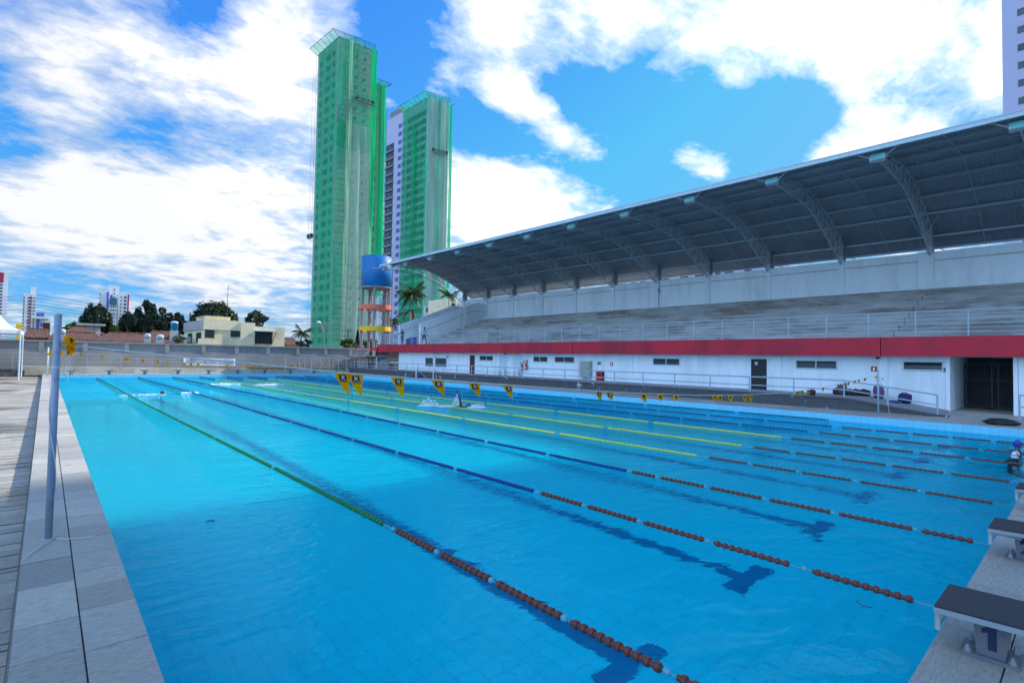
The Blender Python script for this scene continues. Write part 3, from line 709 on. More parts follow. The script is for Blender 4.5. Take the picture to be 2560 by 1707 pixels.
def door(y0, y1, m, z0=.45, z1=2.37, handle=True):
    d = MB(); x = XW; d.box((x-.03, y0, z0), (x-.001, y1, z1)); o = part(d, 'door', m)
    f = MB()
    for a, b in ((y0-.06, y0), (y1, y1+.06)): f.box((x-.05, a, z0), (x-.001, b, z1+.06))
    f.box((x-.05, y0, z1), (x-.001, y1, z1+.06)); f.build('frame', MT['white_wall'], o)
    if handle:
        h = MB(); h.tube((x-.09, y0+.1, 1.35), (x-.03, y0+.1, 1.35), .02, 6); h.tube((x-.09, y0+.1, 1.35), (x-.09, y0+.22, 1.35), .015, 6); h.build('handle', MT['alu'], o)
    return o
d = door(12.4, 13.35, MT['black']); q = MB(); q.box((XW-.034, 12.95, 2.0), (XW-.031, 13.12, 2.2)); q.build('notice', MT['alu'], d)
door(41.1, 41.95, MT['brown_door']); door(36.15, 37.3, MT['white_door']); door(34.0, 35.3, MT['white_door'])

# things fixed to or standing by the grandstand
def ceil_lamp(y, lab):
    o = empty('ceiling_lamp', (XW-.35, y, 2.615), lab, 'lamp', 'flat lamps under the crimson fascia slab')
    a = MB(); a.box((XW-.42, y-.35, 2.575), (XW-.28, y+.35, 2.618)); a.build('housing', MT['alu'], o)
    a = MB(); a.box((XW-.41, y-.33, 2.55), (XW-.29, y+.33, 2.573)); a.build('diffuser', MT['white'], o)
for i, y in enumerate((7.3, 11.6, 15.7, 20.9, 24.6, 29.6, 35.0, 38.6, 43.2, 47.6)):
    ceil_lamp(y, f'flat white lamp under the crimson slab, {ORD[i]} counting from the passage')
for y, lab in ((6.75, 'black dome camera under the slab beside the fascia joint near the passage'), (36.4, 'black dome camera under the slab beside the brown door'), (45.9, 'small black camera above the large grey window')):
    o = empty('security_camera', (XW-.2, y, 2.6), lab, 'camera')
    z0 = 2.61 if y < 40 else 2.25
    a = MB(); a.lathe((XW-.14, y, z0), [(.11, 0), (.11, -.05), (.09, -.06)], 14); a.build('base', MT['alu'], o)
    a = MB(); a.lathe((XW-.14, y, z0), [(.085, -.061), (.08, -.11), (.05, -.15), (.01, -.165)], 14); a.build('dome', MT['black'], o, True)
def plate_text(o, txt, y, z, size, m, x=XW-.016):
    vs, fs = text_geo(txt, size, bold=.02); a = MB(); a.add([(x, y-v.x, z+v.y) for v in vs], fs); return a.build('lettering', m, o)
def exit_sign(y0, y1, z0, z1, lab, left):
    o = empty('exit_sign', (XW, (y0+y1)/2, z0), lab, 'sign', 'green emergency exit signs')
    a = MB(); a.box((XW-.012, y0, z0), (XW-.001, y1, z1)); a.build('panel', MT['green_sign'], o)
    x = XW-.015; h = z1-z0; c = (y0+y1)/2; s = 1 if left else -1
    # running figure
    b = MB(); ym = c-s*h*.55; zc = z0
    for p in ([(.0, .82), (.1, .82), (.1, .7), (.0, .7)], [(-.04, .66), (.12, .66), (.08, .38), (-.06, .38)], [(-.06, .38), (.02, .38), (-.16, .12), (-.26, .16)], [(.02, .4), (.1, .38), (.24, .2), (.16, .14)], [(-.04, .66), (-.22, .5), (-.18, .44), (0, .58)], [(.1, .64), (.26, .5), (.22, .44), (.06, .56)]):
        b.add([(x, ym-s*q[0]*h, zc+q[1]*h) for q in p], [(0, 1, 2, 3)])
    b.build('pictogram', MT['white'], o)
    b = MB(); ya_ = c+s*h*.55
    for p in ([(-.3, .45), (.15, .45), (.15, .58), (-.3, .58)], [(.1, .3), (.38, .51), (.1, .73), (.1, .5)]): b.add([(x, ya_+s*q[0]*h, zc+q[1]*h) for q in p], [(0, 1, 2, 3)])
    b.build('arrow', MT['white'], o)
exit_sign(3.88, 4.12, 1.86, 2.06, 'green exit sign with white running figure at the passage corner', False)
exit_sign(25.0, 25.4, 1.75, 1.98, 'green exit sign above the grey cabinet and red hose box', True)
def fire_sign(y, z, lab, kind=0):
    o = empty('fire_sign', (XW, y, z-.14), lab, 'sign', 'square red fire equipment signs')
    a = MB(); a.box((XW-.012, y-.13, z-.14), (XW-.001, y+.13, z+.14)); a.build('panel', MT['red_sign'], o)
    x = XW-.015; b = MB()
    b.quad((x, y+.05, z-.1), (x, y-.04, z-.1), (x, y-.04, z+.05), (x, y+.05, z+.05)); b.quad((x, y+.02, z+.055), (x, y-.06, z+.055), (x, y-.06, z+.09), (x, y+.02, z+.09)); b.build('pictogram', MT['white'], o)
fire_sign(33.95, 1.87, 'red square sign above the left fire extinguisher'); fire_sign(33.5, 1.87, 'red square sign above the right fire extinguisher'); fire_sign(24.0, 1.82, 'red square sign high above the red hose box')
fire_sign(6.95, 1.93, 'red square sign on the wall left of the thin right pole')
def extinguisher(y, z, lab):
    o = empty('fire_extinguisher', (XW-.14, y, z), lab, 'extinguisher', 'red fire extinguishers on the white wall')
    c = (XW-.15, y, z); a = MB(); a.lathe(c, [(.02, 0), (.085, .01), (.095, .05), (.095, .46), (.07, .54), (.035, .58), (.03, .62)], 16); a.build('cylinder', MT['red_ext'], o, True)
    a = MB(); a.box((XW-.19, y-.03, z+.62), (XW-.11, y+.03, z+.69)); a.box((XW-.28, y-.015, z+.67), (XW-.1, y+.015, z+.70)); a.build('valve', MT['black'], o)
    a = MB(); a.path([(XW-.15, y+.03, z+.66), (XW-.15, y+.16, z+.78), (XW-.15, y+.24, z+.7), (XW-.15, y+.2, z+.5), (XW-.15, y+.12, z+.3)], .014, 6); a.build('hose', MT['black'], o)
    a = MB(); a.quad((XW-.247, y-.05, z+.15), (XW-.247, y+.05, z+.15), (XW-.247, y+.05, z+.33), (XW-.247, y-.05, z+.33)); a.build('paper_label', MT['white'], o)
extinguisher(33.95, 1.02, 'left one of two red fire extinguishers, hung slightly lower'); extinguisher(33.4, 1.1, 'right one of two red fire extinguishers, hung slightly higher')
o = empty('electric_cabinet', (XW, 26.4, .72), 'tall grey-green metal cabinet hung on the white wall', 'cabinet')
a = MB(); a.box((XW-.3, 25.9, .72), (XW-.001, 26.95, 2.02)); a.build('body', MT['cabinet'], o)
a = MB(); a.box((XW-.32, 25.93, .75), (XW-.301, 26.92, 1.99)); d_ = a.build('door', MT['cabinet'], o); a = MB(); a.box((XW-.35, 26.05, 1.3), (XW-.321, 26.1, 1.45)); a.build('handle', MT['black'], d_)
a = MB(); a.box((XW-.1, 27.0, 1.72), (XW-.001, 27.22, 2.0)); o2 = a.build('switch_box', MT['white'], None, loc=(XW, 27.1, 1.72)); tag(o2, 'small white switch box just left of the grey-green cabinet', 'switch box')
o = empty('hose_cabinet', (XW, 25.0, .35), 'dark red fire hose box low on the white wall', 'hose box')
a = MB(); a.box((XW-.2, 24.7, .38), (XW-.001, 25.36, 1.22)); a.build('body', MT['bag_red'], o)
a = MB(); a.box((XW-.215, 24.74, .42), (XW-.201, 25.32, 1.18)); d_ = a.build('door', MT['red_sign'], o)
a = MB(); a.lathe((0, 0, 0), [(.12, -.002), (.12, .002)], 18); a.v = [Vector((XW-.219+v.z*.5, 25.03+v.x, .96+v.y)) for v in a.v]; a.build('pictogram', MT['bag_red'], d_)
for y0, y1, lab in ((36.0, 37.35, 'white plastic jugs and boards stacked before the left pale door'), (34.1, 35.2, 'white plastic stack before the right pale door')):
    o = empty('plastic_stack', (XW-.4, (y0+y1)/2, .45), lab, 'stack', 'white plastic stacks by the pale doors')
    for i, yy in enumerate((y0+.25, y1-.3)):
        for j in range(5 if i else 6):
            a = MB(); a.lathe((XW-.4, yy, .45+.12*j), [(.05, 0), (.17, .01), (.16, .09), (.05, .1)], 12); a.build('tub', MT['white'], o)
# ramp
mb = MB(); XM = 27.75
mb.add([(XM, 3.6, 0), (XM, 7.2, .52), (XM, 62.0, .52), (XM, 62.0, -.3), (XM, 3.6, -.3)], [(0, 1, 2, 3, 4)])
struct(mb.build('ramp_side', MT['ramp_dark']))
mb = MB(); mb.add([(XM, 3.6, 0.0), (XW, 3.9, .03), (XW, 7.2, .52), (XM, 7.2, .52), (XM, 62, .52), (XW, 62, .52)], [(0, 1, 2, 3), (3, 2, 5, 4)])
struct(mb.build('ramp', MT['pillar']))
mb = MB(); mb.box((XM-.04, 3.3, -.01), (XM+.12, 3.62, .07)); mb.add([(XM-.04, 3.62, .07), (XM+.12, 3.62, .07), (XM+.12, 7.2, .56), (XM-.04, 7.2, .56), (XM-.04, 3.62, -.02), (XM-.04, 7.2, .48)], [(0, 1, 2, 3), (0, 3, 5, 4)])
mb.box((XM-.04, 7.2, .48), (XM+.12, 62, .56)); struct(mb.build('ramp_kerb', MT['ramp_dark']))
# ramp rail
rl = empty('ramp_railing', (XM+.1, 30, .5), 'long blue-grey two-bar railing along the dark ramp', 'railing')
zt = lambda y: 1.38 if y >= 7.2 else 1.38-(7.2-y)/3.55*.47
zf = lambda y: .5 if y >= 7.2 else max(0, .52*(y-3.65)/3.55)
py = [3.7, 5.47]+[7.2+2.25*i for i in range(25)]
for y in py:
    a = MB(); a.tube((XM+.1, y, zf(y)), (XM+.1, y, zt(y)), .035, 8); a.build('post', MT['metal_blue'], rl)
for off in (0, -.44):
    a = MB(); a.path([(XM+.1, 3.7, zt(3.7)+off), (XM+.1, 7.2, 1.38+off), (XM+.1, 61.2, 1.38+off)], .035 if off == 0 else .028, 8); a.build('rail', MT['metal_blue'], rl)
rl = empty('short_railing', (28.4, .8, 0), 'short blue-grey railing right of the dark passage', 'railing')
for x, y in ((28.9, 1.25), (28.9, -.6), (28.9, -2.4)):
    a = MB(); a.tube((x, y, 0), (x, y, 1.02), .035, 8); a.build('post', MT['metal_blue'], rl)
for z in (1.02, .55):
    a = MB(); a.tube((28.9, 1.25, z), (28.9, -2.4, z+.1), .032, 8); a.build('rail', MT['metal_blue'], rl)
# upper guard rail
ur = empty('guard_railing', (31.25, 30, ZFL), 'six-bar blue-grey railing on top of the crimson fascia', 'railing')
y = -6.75
while y < 60.3:
    a = MB(); a.tube((31.25, y, 3.555), (31.25, y, 4.78), .032, 6); a.build('post', MT['metal_blue'], ur); y += 1.97
a = MB(); a.tube((31.25, 60.2, 3.555), (31.25, 60.2, 4.78), .032, 6); a.build('post', MT['metal_blue'], ur)
a = MB(); a.tube((33.2, 60.2, 3.555), (33.2, 60.2, 4.78), .032, 6); a.build('post', MT['metal_blue'], ur)
for i in range(6):
    z = 4.78-.205*i; a = MB(); a.path([(31.25, -10, z), (31.25, 60.2, z), (33.2, 60.2, z)], .03 if i == 0 else .02, 6); a.build('rail', MT['metal_blue'], ur)
# floodlights at the truss tips
ffs = None
for i, y in enumerate(reversed(COLY[1:])):
    n_ = f'teal-glass floodlight under the roof edge, {ORD[i]} counted from the far end'
    z = 13.12+tilt(y)
    if ffs is None:
        ffs = empty('floodlight', (30.95, y, z), n_, 'floodlight', 'floodlights along the grandstand roof edge'); o = ffs
        a = MB(); a.obox((30.95, y, z), (.10, 0, -.05), (0, .34, 0), (.06, 0, .17)); a.build('housing', MT['alu'], o)
        a = MB(); a.obox((30.845, y, z+.05), (.004, 0, -.002), (0, .31, 0), (.055, 0, .15)); a.build('glass', MT['flood'] if 'flood' in MT else MT['far_teal'], o)
        a = MB(); a.tube((31.0, y-.38, z), (31.15, y-.38, z+.3), .02, 5); a.tube((31.0, y+.38, z), (31.15, y+.38, z+.3), .02, 5); a.tube((30.95, y-.38, z), (30.95, y+.38, z), .015, 5); a.build('bracket', MT['trim'], o)
        y00, z00 = y, z
    else:
        o = copy_tree(ffs); o.location = (30.95, y, z); o['label'] = n_
# ------------------------------------------------------------------ lane ropes
MT['float_brown'] = mat('faded_red_floats', s2l((108, 56, 46)), .5, var=.2, scale=30)
MT['float_green'] = mat('green_floats', s2l((20, 120, 62)), .45, var=.12, scale=20)
MT['float_blue'] = mat('blue_floats', s2l((8, 54, 122)), .45, var=.12, scale=20)
MT['float_yellow'] = mat('yellow_floats', s2l((215, 205, 60)), .45, var=.12, scale=20)
MT['float_dkgreen'] = mat('dark_green_floats', s2l((16, 84, 80)), .45, var=.12, scale=20)
MT['float_white'] = mat('cyan_spacer_plastic', s2l((88, 165, 178)), .4, var=.05)
def disc_run(mb, p0, p1, pitch, r, n, white=None):
    d = (p1-p0); L = d.length; d.normalize(); k = max(1, int(L/pitch)); a = d.orthogonal().normalized(); b = d.cross(a); rings = []
    for i in range(k):
        s = i*pitch
        for t, q in ((.0, .60), (.12, .60), (.16, .93), (.30, 1.), (.50, 1.), (.60, .93), (.64, .60)):
            rings.append((s+t*pitch, q*r))
    rings.append((k*pitch, .6*r)); vs = []
    for s, q in rings:
        c = p0+d*s; vs += [c+(a*math.cos(2*math.pi*j/n)+b*math.sin(2*math.pi*j/n))*q for j in range(n)]
    m = len(rings)
    fs = [(i*n+j, i*n+(j+1) % n, (i+1)*n+(j+1) % n, (i+1)*n+j) for i in range(m-1) for j in range(n)]
    fs += [tuple(range(n-1, -1, -1)), tuple(range((m-1)*n, m*n))]
    mb.add(vs, fs)
ROPES = [ # observed points of each rope (2560-px photo frame), colour
 ([(239.5, 945), (511.6, 1083), (762, 1208), (947, 1319), (1088, 1388), (1714, 1707)], 'float_green', 'green'),
 ([(359, 947), (762, 1066.6), (1339, 1233), (1486, 1273), (1611, 1307), (1850, 1382), (2313, 1513)], 'float_blue', 'blue'),
 ([(462.6, 949), (925, 1047), (1360, 1137), (1687, 1200.5), (1921, 1249.5), (2231, 1314.8), (2438, 1357)], 'float_blue', 'blue'),
 ([(780, 986.9), (1340, 1078.6), (1740, 1141.5), (1850, 1155.9), (2481, 1260)], 'float_yellow', 'yellow'),
 ([(780, 970.2), (1340, 1046.4), (1740, 1100.7), (1907, 1122.6), (2158, 1156.5), (2512, 1203.8)], 'float_yellow', 'yellow'),
 ([(780, 958.3), (1340, 1025), (1740, 1070), (1949, 1095.5), (2333, 1133.8)], 'float_yellow', 'yellow'),
 ([(1018, 975), (1340, 1008.3), (1740, 1050.8), (1949, 1071.7)], 'float_blue', 'blue'),
 ([(1039.5, 971.4), (1340, 997.6), (1740, 1035), (2088.7, 1067.6)], 'float_blue', 'blue'),
 ([(994, 959.5), (1340, 988.1), (1740, 1022.2), (1956, 1039.7)], 'float_dkgreen', 'dark green'),
]
for i, (pts, cm, cn) in enumerate(ROPES):
    P = [at(u, v, 2, ZW) for u, v in pts]
    n = len(P); my = sum(p.y for p in P)/n; mx = sum(p.x for p in P)/n
    w = [1/(1+p.y/10) for p in P]; W = sum(w); my = sum(a*p.y for a, p in zip(w, P))/W; mx = sum(a*p.x for a, p in zip(w, P))/W
    sl = sum(a*(p.y-my)*(p.x-mx) for a, p in zip(w, P))/sum(a*(p.y-my)**2 for a, p in zip(w, P))
    X = lambda y: mx+sl*(y-my)+.05*math.sin(y*.16+i*2.1)*(1 if y > 6 else y/6)
    near_t = 'brown floats at the near end'
    lab = {0: 'green lane rope nearest the camera with faded brown floats in front', 1: 'blue lane rope second from the left pool edge', 2: 'blue lane rope just left of the yellow ropes',
           3: 'yellow lane rope closest to the camera, left of the other yellow ropes', 4: 'middle one of the three yellow lane ropes', 5: 'farthest of the three yellow lane ropes',
           6: 'blue lane rope just beyond the yellow ropes', 7: 'blue lane rope second from the stand side gutter', 8: 'dark green lane rope along the stand side pool wall'}[i]
    o = empty('lane_rope', (X(0), 0, ZW), lab, 'lane rope', 'lane ropes floating along the pool')
    r_ = .044 if i < 3 else (.037 if i < 6 else .03); nn = 12 if i < 3 else 8
    V = lambda y: Vector((X(y), y, ZW+.018))
    c = MB(); c.path([V(y) for y in (0.03, .3, 1, 2, 3, 4, 5, 6)]+[V(y) for y in range(8, 59, 2)]+[V(PL-.03)], .007, 5); c.build('cable', MT['float_white'], o)
    # faded end floats in one metre strings, with gaps and cyan spacers
    y = {0: .35, 1: .42, 2: .30}.get(i, .4); rr = random.Random(i+40)
    strings = []
    while y < 5.6:
        l = 1.02 if not (i == 2 and y < .6) else .62; strings.append((y, min(y+l, 6.0))); y += l+rr.choice((.07, .07, .09, .2 if i in (1, 2) else .08))
    for (a, b) in strings:
        m = MB(); disc_run(m, V(a), V(b), .096, r_, nn); m.build('end_floats', MT['float_brown'], o, fixn=False)
        m = MB(); m.blob(V(b)+Vector((0, .035, 0)), (.034, .042, .034), 10, 6); m.build('spacer', MT['float_white'], o, True)
    y = 6.1; m = MB(); sp = MB()
    step = 2.5 if cn == 'blue' else 5.
    while y < 53.4:
        b = min(y+step, 53.4); disc_run(m, V(y), V(b-.12), .098 if i < 3 else .14, r_, nn if y < 25 else 6)
        sp.blob(V(b-.06), (.034, .05, .034), 6, 4); y = b
    m.build('mid_floats', MT[cm], o, fixn=False); sp.build('mid_spacers', MT['float_white'], o)
    m = MB(); disc_run(m, V(53.5), V(PL-.3), .14, r_, 6); m.build('far_floats', MT['float_brown'], o, fixn=False)

# ------------------------------------------------------------------ starting blocks
def make_block(label, group):
    o = empty('starting_block', (0, 0, 0), label, 'starting block', group)
    a = MB(); a.box((-.14, -.50, 0), (.14, -.17, .028)); a.build('base_plate', MT['block_grey'], o)
    for sx in (-1, 1):
        for sy in (-.21, -.46):
            a = MB(); a.tube((sx*.11, sy, .028), (sx*.11, sy, .036), .026, 6); a.tube((sx*.11, sy, .036), (sx*.11, sy, .075), .011, 6); a.tube((sx*.11, sy, .036), (sx*.11, sy, .055), .019, 6); a.build('bolt', MT['post_grey'], o)
    a = MB(); a.extr([(-.10, -.26, .0281), (-.10, -.42, .0281), (-.10, -.46, .31), (-.10, -.24, .31)], (.2, 0, 0)); a.build('post', MT['block_grey'], o)
    a = MB(); a.extr([(-.3, -.66, .325), (-.3, -.04, .305), (-.3, -.04, .345), (-.3, -.66, .365)], (.6, 0, 0)); b = a.build('board', MT['post_grey'], o)
    a = MB(); a.extr([(-.296, -.655, .3655), (-.296, -.045, .3455), (-.296, -.045, .3575), (-.296, -.655, .3775)], (.592, 0, 0)); a.build('grip_top', MT['gravel_dark'], b)
    for s in (-1, 1):
        a = MB(); a.path([(s*.09, -.30, .25), (s*.2, -.10, .285), (s*.24, -.06, .27)], .016, 8); a.build('strut', MT['metal_blue'], o)
        a = MB(); a.tube((s*.24, -.055, .165), (s*.24, -.055, .30), .019, 10); a.build('grip', MT['alu'], o)
    a = MB(); a.tube((-.24, -.055, .18), (.24, -.055, .18), .013, 8); a.build('crossbar', MT['alu'], o)
    return o
proto = make_block('grey starting block with the number 1 on its post', 'starting blocks at the near pool end')
near_x = [4.73, 7.65, 10.55, 13.45]
for i, x in enumerate(near_x):
    o = proto if i == 0 else copy_tree(proto); o.location = (x, 0, 0)
    if i: o['label'] = f'grey starting block with the number {i+1} on its post'
    post = [c for c in o.children if c.name.startswith('post')][0]
    vs, fs = ([Vector(q) for q in ((-.02, -.09, 0), (.03, -.09, 0), (.03, .09, 0), (-.005, .09, 0), (-.055, .055, 0), (-.055, .02, 0), (-.02, .035, 0))], [(0, 1, 2, 3, 6), (3, 4, 5, 6)]) if i == 0 else text_geo(str(i+1), .24, bold=.006); a = MB(); a.add([(-.1025, -.345-v.x*1.0, .165+v.y) for v in vs], fs)
    me_o = a.build('number', MT['navy'], None); me_o.parent = post
bx = [1.111+2.7013*n for n in range(10)]
farp = None
for i, x in enumerate(bx):
    o = copy_tree(proto); o.location = (x, PL, 0); o.rotation_euler = (0, 0, math.pi)
    o['label'] = f'dark starting block at the far pool end, {ORD[i]} from the left'; o['group'] = 'starting blocks at the far pool end'

# ------------------------------------------------------------------ flag poles and pennant strings
def pole_plane(P0, P1, u, v):
    n = Vector((P1.y-P0.y, -(P1.x-P0.x), 0)); d = ray(u, v); return CAM+d*((P0-CAM).dot(n)/d.dot(n))
P1 = Vector((-.565, 7.16, 0)); P2 = Vector((25.83, 5.35, 0))
o = empty('flag_pole', P1, 'tall blue-grey pole standing on the left coping with yellow flags bunched on top', 'pole')
a = MB(); a.lathe(P1, [(.036, 0), (.036, 2.57)], 20); a.build('tube', MT['pole_grey'], o, True)
a = MB(); a.lathe(P1, [(.038, 2.571), (.038, 2.59), (.02, 2.6)], 20); a.build('cap', MT['alu'], o)
a = MB(); a.lathe(P1, [(.048, .001), (.048, .012), (.037, .014)], 20); a.build('base_ring', MT['metal_blue'], o)
a = MB(); a.path([P1+Vector(((.042)*math.cos(t*1.1+1), .042*math.sin(t*1.1+1), 2.1-t*.30)) for t in [i*.25 for i in range(28)]], .006, 5); a.build('cord', MT['rope_white'], o)
a = MB(); a.lathe(P1, [(.038, 1.96), (.038, 1.98)], 16, cap=False); a.build('tape', MT['rope_white'], o)
a = MB(); g0 = P1+Vector((.05, -.03, .01))
a.path([g0, g0+Vector((.1, -.12, 0)), g0+Vector((.2, -.16, 0)), g0+Vector((.33, -.2, 0)), g0+Vector((.36, -.18, 0))], .006, 5)
a.path([g0, g0+Vector((-.02, -.06, .005)), g0+Vector((-.1, -.22, 0)), g0+Vector((-.2, -.5, 0)), g0+Vector((-.255, -.62, -.01)), g0+Vector((-.27, -.72, -.16)), g0+Vector((-.27, -1.3, -.185))], .006, 5)
cord = a.build('loose_cord', MT['rope_white'], None, loc=P1); tag(cord, 'loose white cord lying around the foot of the left flag pole', 'cord')
o = empty('flag_pole', P2, 'thin blue-grey pole on the stand side deck with a yellow flag bunched on top', 'pole')
a = MB(); a.lathe(P2, [(.035, 0), (.035, 1.98)], 12); a.build('tube', MT['metal_blue'], o, True)
a = MB(); a.lathe(P2, [(.06, .001), (.06, .012)], 12); a.build('base_ring', MT['metal_blue'], o)
a = MB(); a.path([P2+Vector((.03, -.02, 1.6)), P2+Vector((.35, -.25, .75)), P2+Vector((.42, -.3, .02))], .008, 5); a.build('cord', MT['rope_white'], o)
PF = at(118, 933, 1, 54.5); PF.z = 0; PF2 = at(940, 930, 1, 54.5); PF2.z = 0
for p, h, lab in ((PF, at(120.5, 868, 1, 54.5).z, 'slim pale pole at the far left pool corner holding the far pennants'), (PF2, at(941, 893, 1, 54.5).z, 'slim pale pole at the far right pool corner holding the far pennants')):
    o = empty('flag_pole', p, lab, 'pole'); a = MB(); a.lathe(p, [(.045, 0), (.045, h)], 10); a.build('tube', MT['trim'], o, True)
    a = MB(); a.lathe(p, [(.08, .001), (.08, .02)], 10); a.build('base_ring', MT['trim'], o)

def pennant(par, top, du, w, h, blow, side, seed, logo):
    """top = middle of the top edge, du = unit direction along the rope; bends away downwind"""
    rr = random.Random(seed); nv = 9; out = Vector((-du.y, du.x, 0))*side
    ph = rr.random()*6
    def pt(s, t, o_=0.):
        # s in -.5..5 across, t in 0..1 down
        a = blow*(.35+.85*t)*1.25; sag = t*h
        x = s*w+ (.22+.62*blow)*h*t**1.4; lift = sag*math.cos(min(a, 1.45)*.75); dep = sag*math.sin(min(a, 1.45)*.75)
        rip = .022*math.sin(t*5+ph+s*4)*(t+.2)
        return top+du*x+Vector((0, 0, -lift))+out*(dep*.5+rip+o_)
    b = MB(); rows = []
    for i in range(nv+1):
        t = i/nv; half = .5*(1-t**1.15)+.012; rows.append([pt(-half+2*half*j/4, t) for j in range(5)])
    vs = [p for r_ in rows for p in r_]; b.add(vs, [(i*5+j, i*5+j+1, (i+1)*5+j+1, (i+1)*5+j) for i in range(nv) for j in range(4)])
    f = b.build('pennant', MT['yellow_flag'], par, True)
    if not logo: 
        k = MB(); k.add([pt(s, t, e) for e in (-.006, .006) for s, t in ((-.17, .09), (.15, .09), (.12, .3), (-.14, .3))], [(0, 1, 2, 3), (4, 5, 6, 7)]); k.build('logo_patch', MT['logo_black'], f, fixn=False); return f
    e = .006
    for sg in (1, -1):
        k = MB(); g = 6
        k.add([pt(-.25+.46*i/g, .07+.24*j/4, sg*e) for j in range(5) for i in range(g+1)], [(j*(g+1)+i, j*(g+1)+i+1, (j+1)*(g+1)+i+1, (j+1)*(g+1)+i) for j in range(4) for i in range(g)])
        k.build('logo_patch', MT['logo_black'], f, fixn=False)
        k = MB(); cx, cy, R_ = -.02, .19, .10
        for q in range(4):
            c_, s_ = math.cos(q*math.pi/2+.35), math.sin(q*math.pi/2+.35)
            poly = [(.62+.52*math.cos(w)*.94-.26*math.sin(w)*.34, .20+.26*math.sin(w)*.94+.52*math.cos(w)*.34) for w in [2*math.pi*z_/10 for z_ in range(10)]]
            k.add([pt(cx+(x*c_-y*s_)*R_*1.25*sg, cy+(x*s_+y*c_)*R_*.95, sg*e*2) for x, y in poly], [tuple(range(10))])
        k.build('emblem', MT['logo_white'], f, fixn=False)
        vs, fs = text_geo('CORBOGI', .16, 0, 'CENTER', bold=.008); k = MB()
        k.add([pt(-.02+sgx*v.x*.72, .37-v.y*.6, sg*e*2) for v in vs for sgx in ((1 if side*sg < 0 else -1),)], fs); k.build('lettering', MT['text_dark'], f, fixn=False)
    return f
ps = empty('pennant_string', P1+Vector((0, 0, 2.2)), 'near string of yellow pennants with black logo patches across the pool', 'pennant string')
NS = [(143, 860), (300, 876), (457, 892.7), (587, 905), (748.6, 921), (835.8, 929.4), (906, 935.7), (1082, 948.5), (1340, 966.7), (1495, 977), (1600, 983), (1740, 988), (1850, 987), (1949, 983), (2050, 970), (2120, 955), (2197, 937)]
NP = [pole_plane(P1, P2, u, v) for u, v in NS]
a = MB(); a.path(NP, .009, 5); a.build('rope', MT['rope_white'], ps)
def on_string(u, pts, px):
    for i in range(len(px)-1):
        if px[i][0] <= u <= px[i+1][0]:
            v = px[i][1]+(px[i+1][1]-px[i][1])*(u-px[i][0])/(px[i+1][0]-px[i][0]); return u, v
    return u, px[-1][1]
du = (P2-P1).normalized()
NF = [(856, .22), (889, .12), (995, .22), (1095, .55), (1186, .6), (1270, .6), (1497, .8), (1524, .85), (1609, .75), (1650, .9), (1690, .95), (1787, .85), (1800, .9), (1826, .7), (1862, .75), (1877, .7), (1995, .9), (2005, .9), (2021, .9), (2058, 1.), (2095, 1.1), (2115, 1.15), (2122, 1.1), (2138, 1.2), (2148, 1.2), (2163, 1.25)]
for i, (u, bl) in enumerate(NF):
    p = pole_plane(P1, P2, *on_string(u, NP, NS)); pennant(ps, p-Vector((0, 0, .008)), du, .25, .35, bl, 1, i, u < 1600)
# flags wound up at both poles
def bunch(par, c, n, h, seed):
    rr = random.Random(seed)
    for i in range(n):
        b = MB(); ang = rr.uniform(-1.2, 1.9); z = c.z-h*i/n; q = c+Vector((math.cos(ang)*.055, math.sin(ang)*.055, 0)); q.z = z
        p = [q+Vector((rr.uniform(-.05, .05), rr.uniform(-.05, .05), rr.uniform(-.05, .05))) for _ in range(2)]
        e1 = q+Vector((math.cos(ang)*.11, math.sin(ang)*.11, -.04+rr.uniform(-.07, .05))); e2 = q+Vector((math.cos(ang+.7)*.10, math.sin(ang+.7)*.10, -.10))
        m1 = (p[0]+e1)/2+Vector((0, 0, .035)); m2 = (p[1]+e2)/2+Vector((.02, -.02, -.03)); m3 = (e1+e2)/2+Vector((.02, -.03, .04))
        b.add([p[0], m1, e1, m3, e2, m2, p[1]], [(0, 1, 6), (1, 2, 3), (1, 3, 5), (3, 4, 5), (1, 5, 6)]); f = b.build('bunched_pennant', MT['yellow_flag'], par)
        if i % 3 == 0:
            k = MB(); k.add([x*.55+(m1+m3+m2)/3*.45+Vector((-.006, -.009, .003)) for x in (m1, m3, m2)], [(0, 1, 2)]); k.build('logo_patch', MT['logo_black'], f, fixn=False)
bunch(ps, P1+Vector((.0, -.03, 2.31)), 8, .17, 3); bunch(ps, P2+Vector((-.02, -.02, 1.72)), 4, .25, 5)
a = MB(); a.path([P1+Vector((.06, -.03, 2.05)), P1+Vector((.08, -.04, 1.9)), P1+Vector((.11, -.04, 1.82)), P1+Vector((.14, -.04, 1.88)), P1+Vector((.12, -.03, 2.06))], .005, 5); a.build('loop', MT['rope_white'], ps)
pf = empty('pennant_string', PF+Vector((0, 0, 2.)), 'far string of small yellow pennants in front of the grey boundary wall', 'pennant string')
FS = [(120.5, 872), (153.8, 879), (176.8, 881), (255, 888), (313, 894.5), (420, 903.7), (461, 906.6), (568, 912.5), (619, 913.4), (668, 913.4), (729, 912.4), (772, 911), (799, 909), (839, 906), (878, 903), (914, 899), (937, 897)]
FP = [at(u, v, 1, 54.5) for u, v in FS]
a = MB(); a.path(FP, .008, 4); a.build('rope', MT['rope_white'], pf)
for i, u in enumerate((154, 177, 201, 255, 313, 319, 356.5, 394.5, 419.6, 461, 476.5, 495, 568, 603, 619, 634, 651, 668, 684, 729, 744, 758, 772, 799, 813.5, 827, 839, 853, 866, 878, 890, 902, 914, 926, 936)):
    p = at(*on_string(u, FP, FS), 1, 54.5); pennant(pf, p, Vector((1, 0, 0)), .34, .34, (.1, .0, .2, .05)[i % 4], 1, i+50, False)

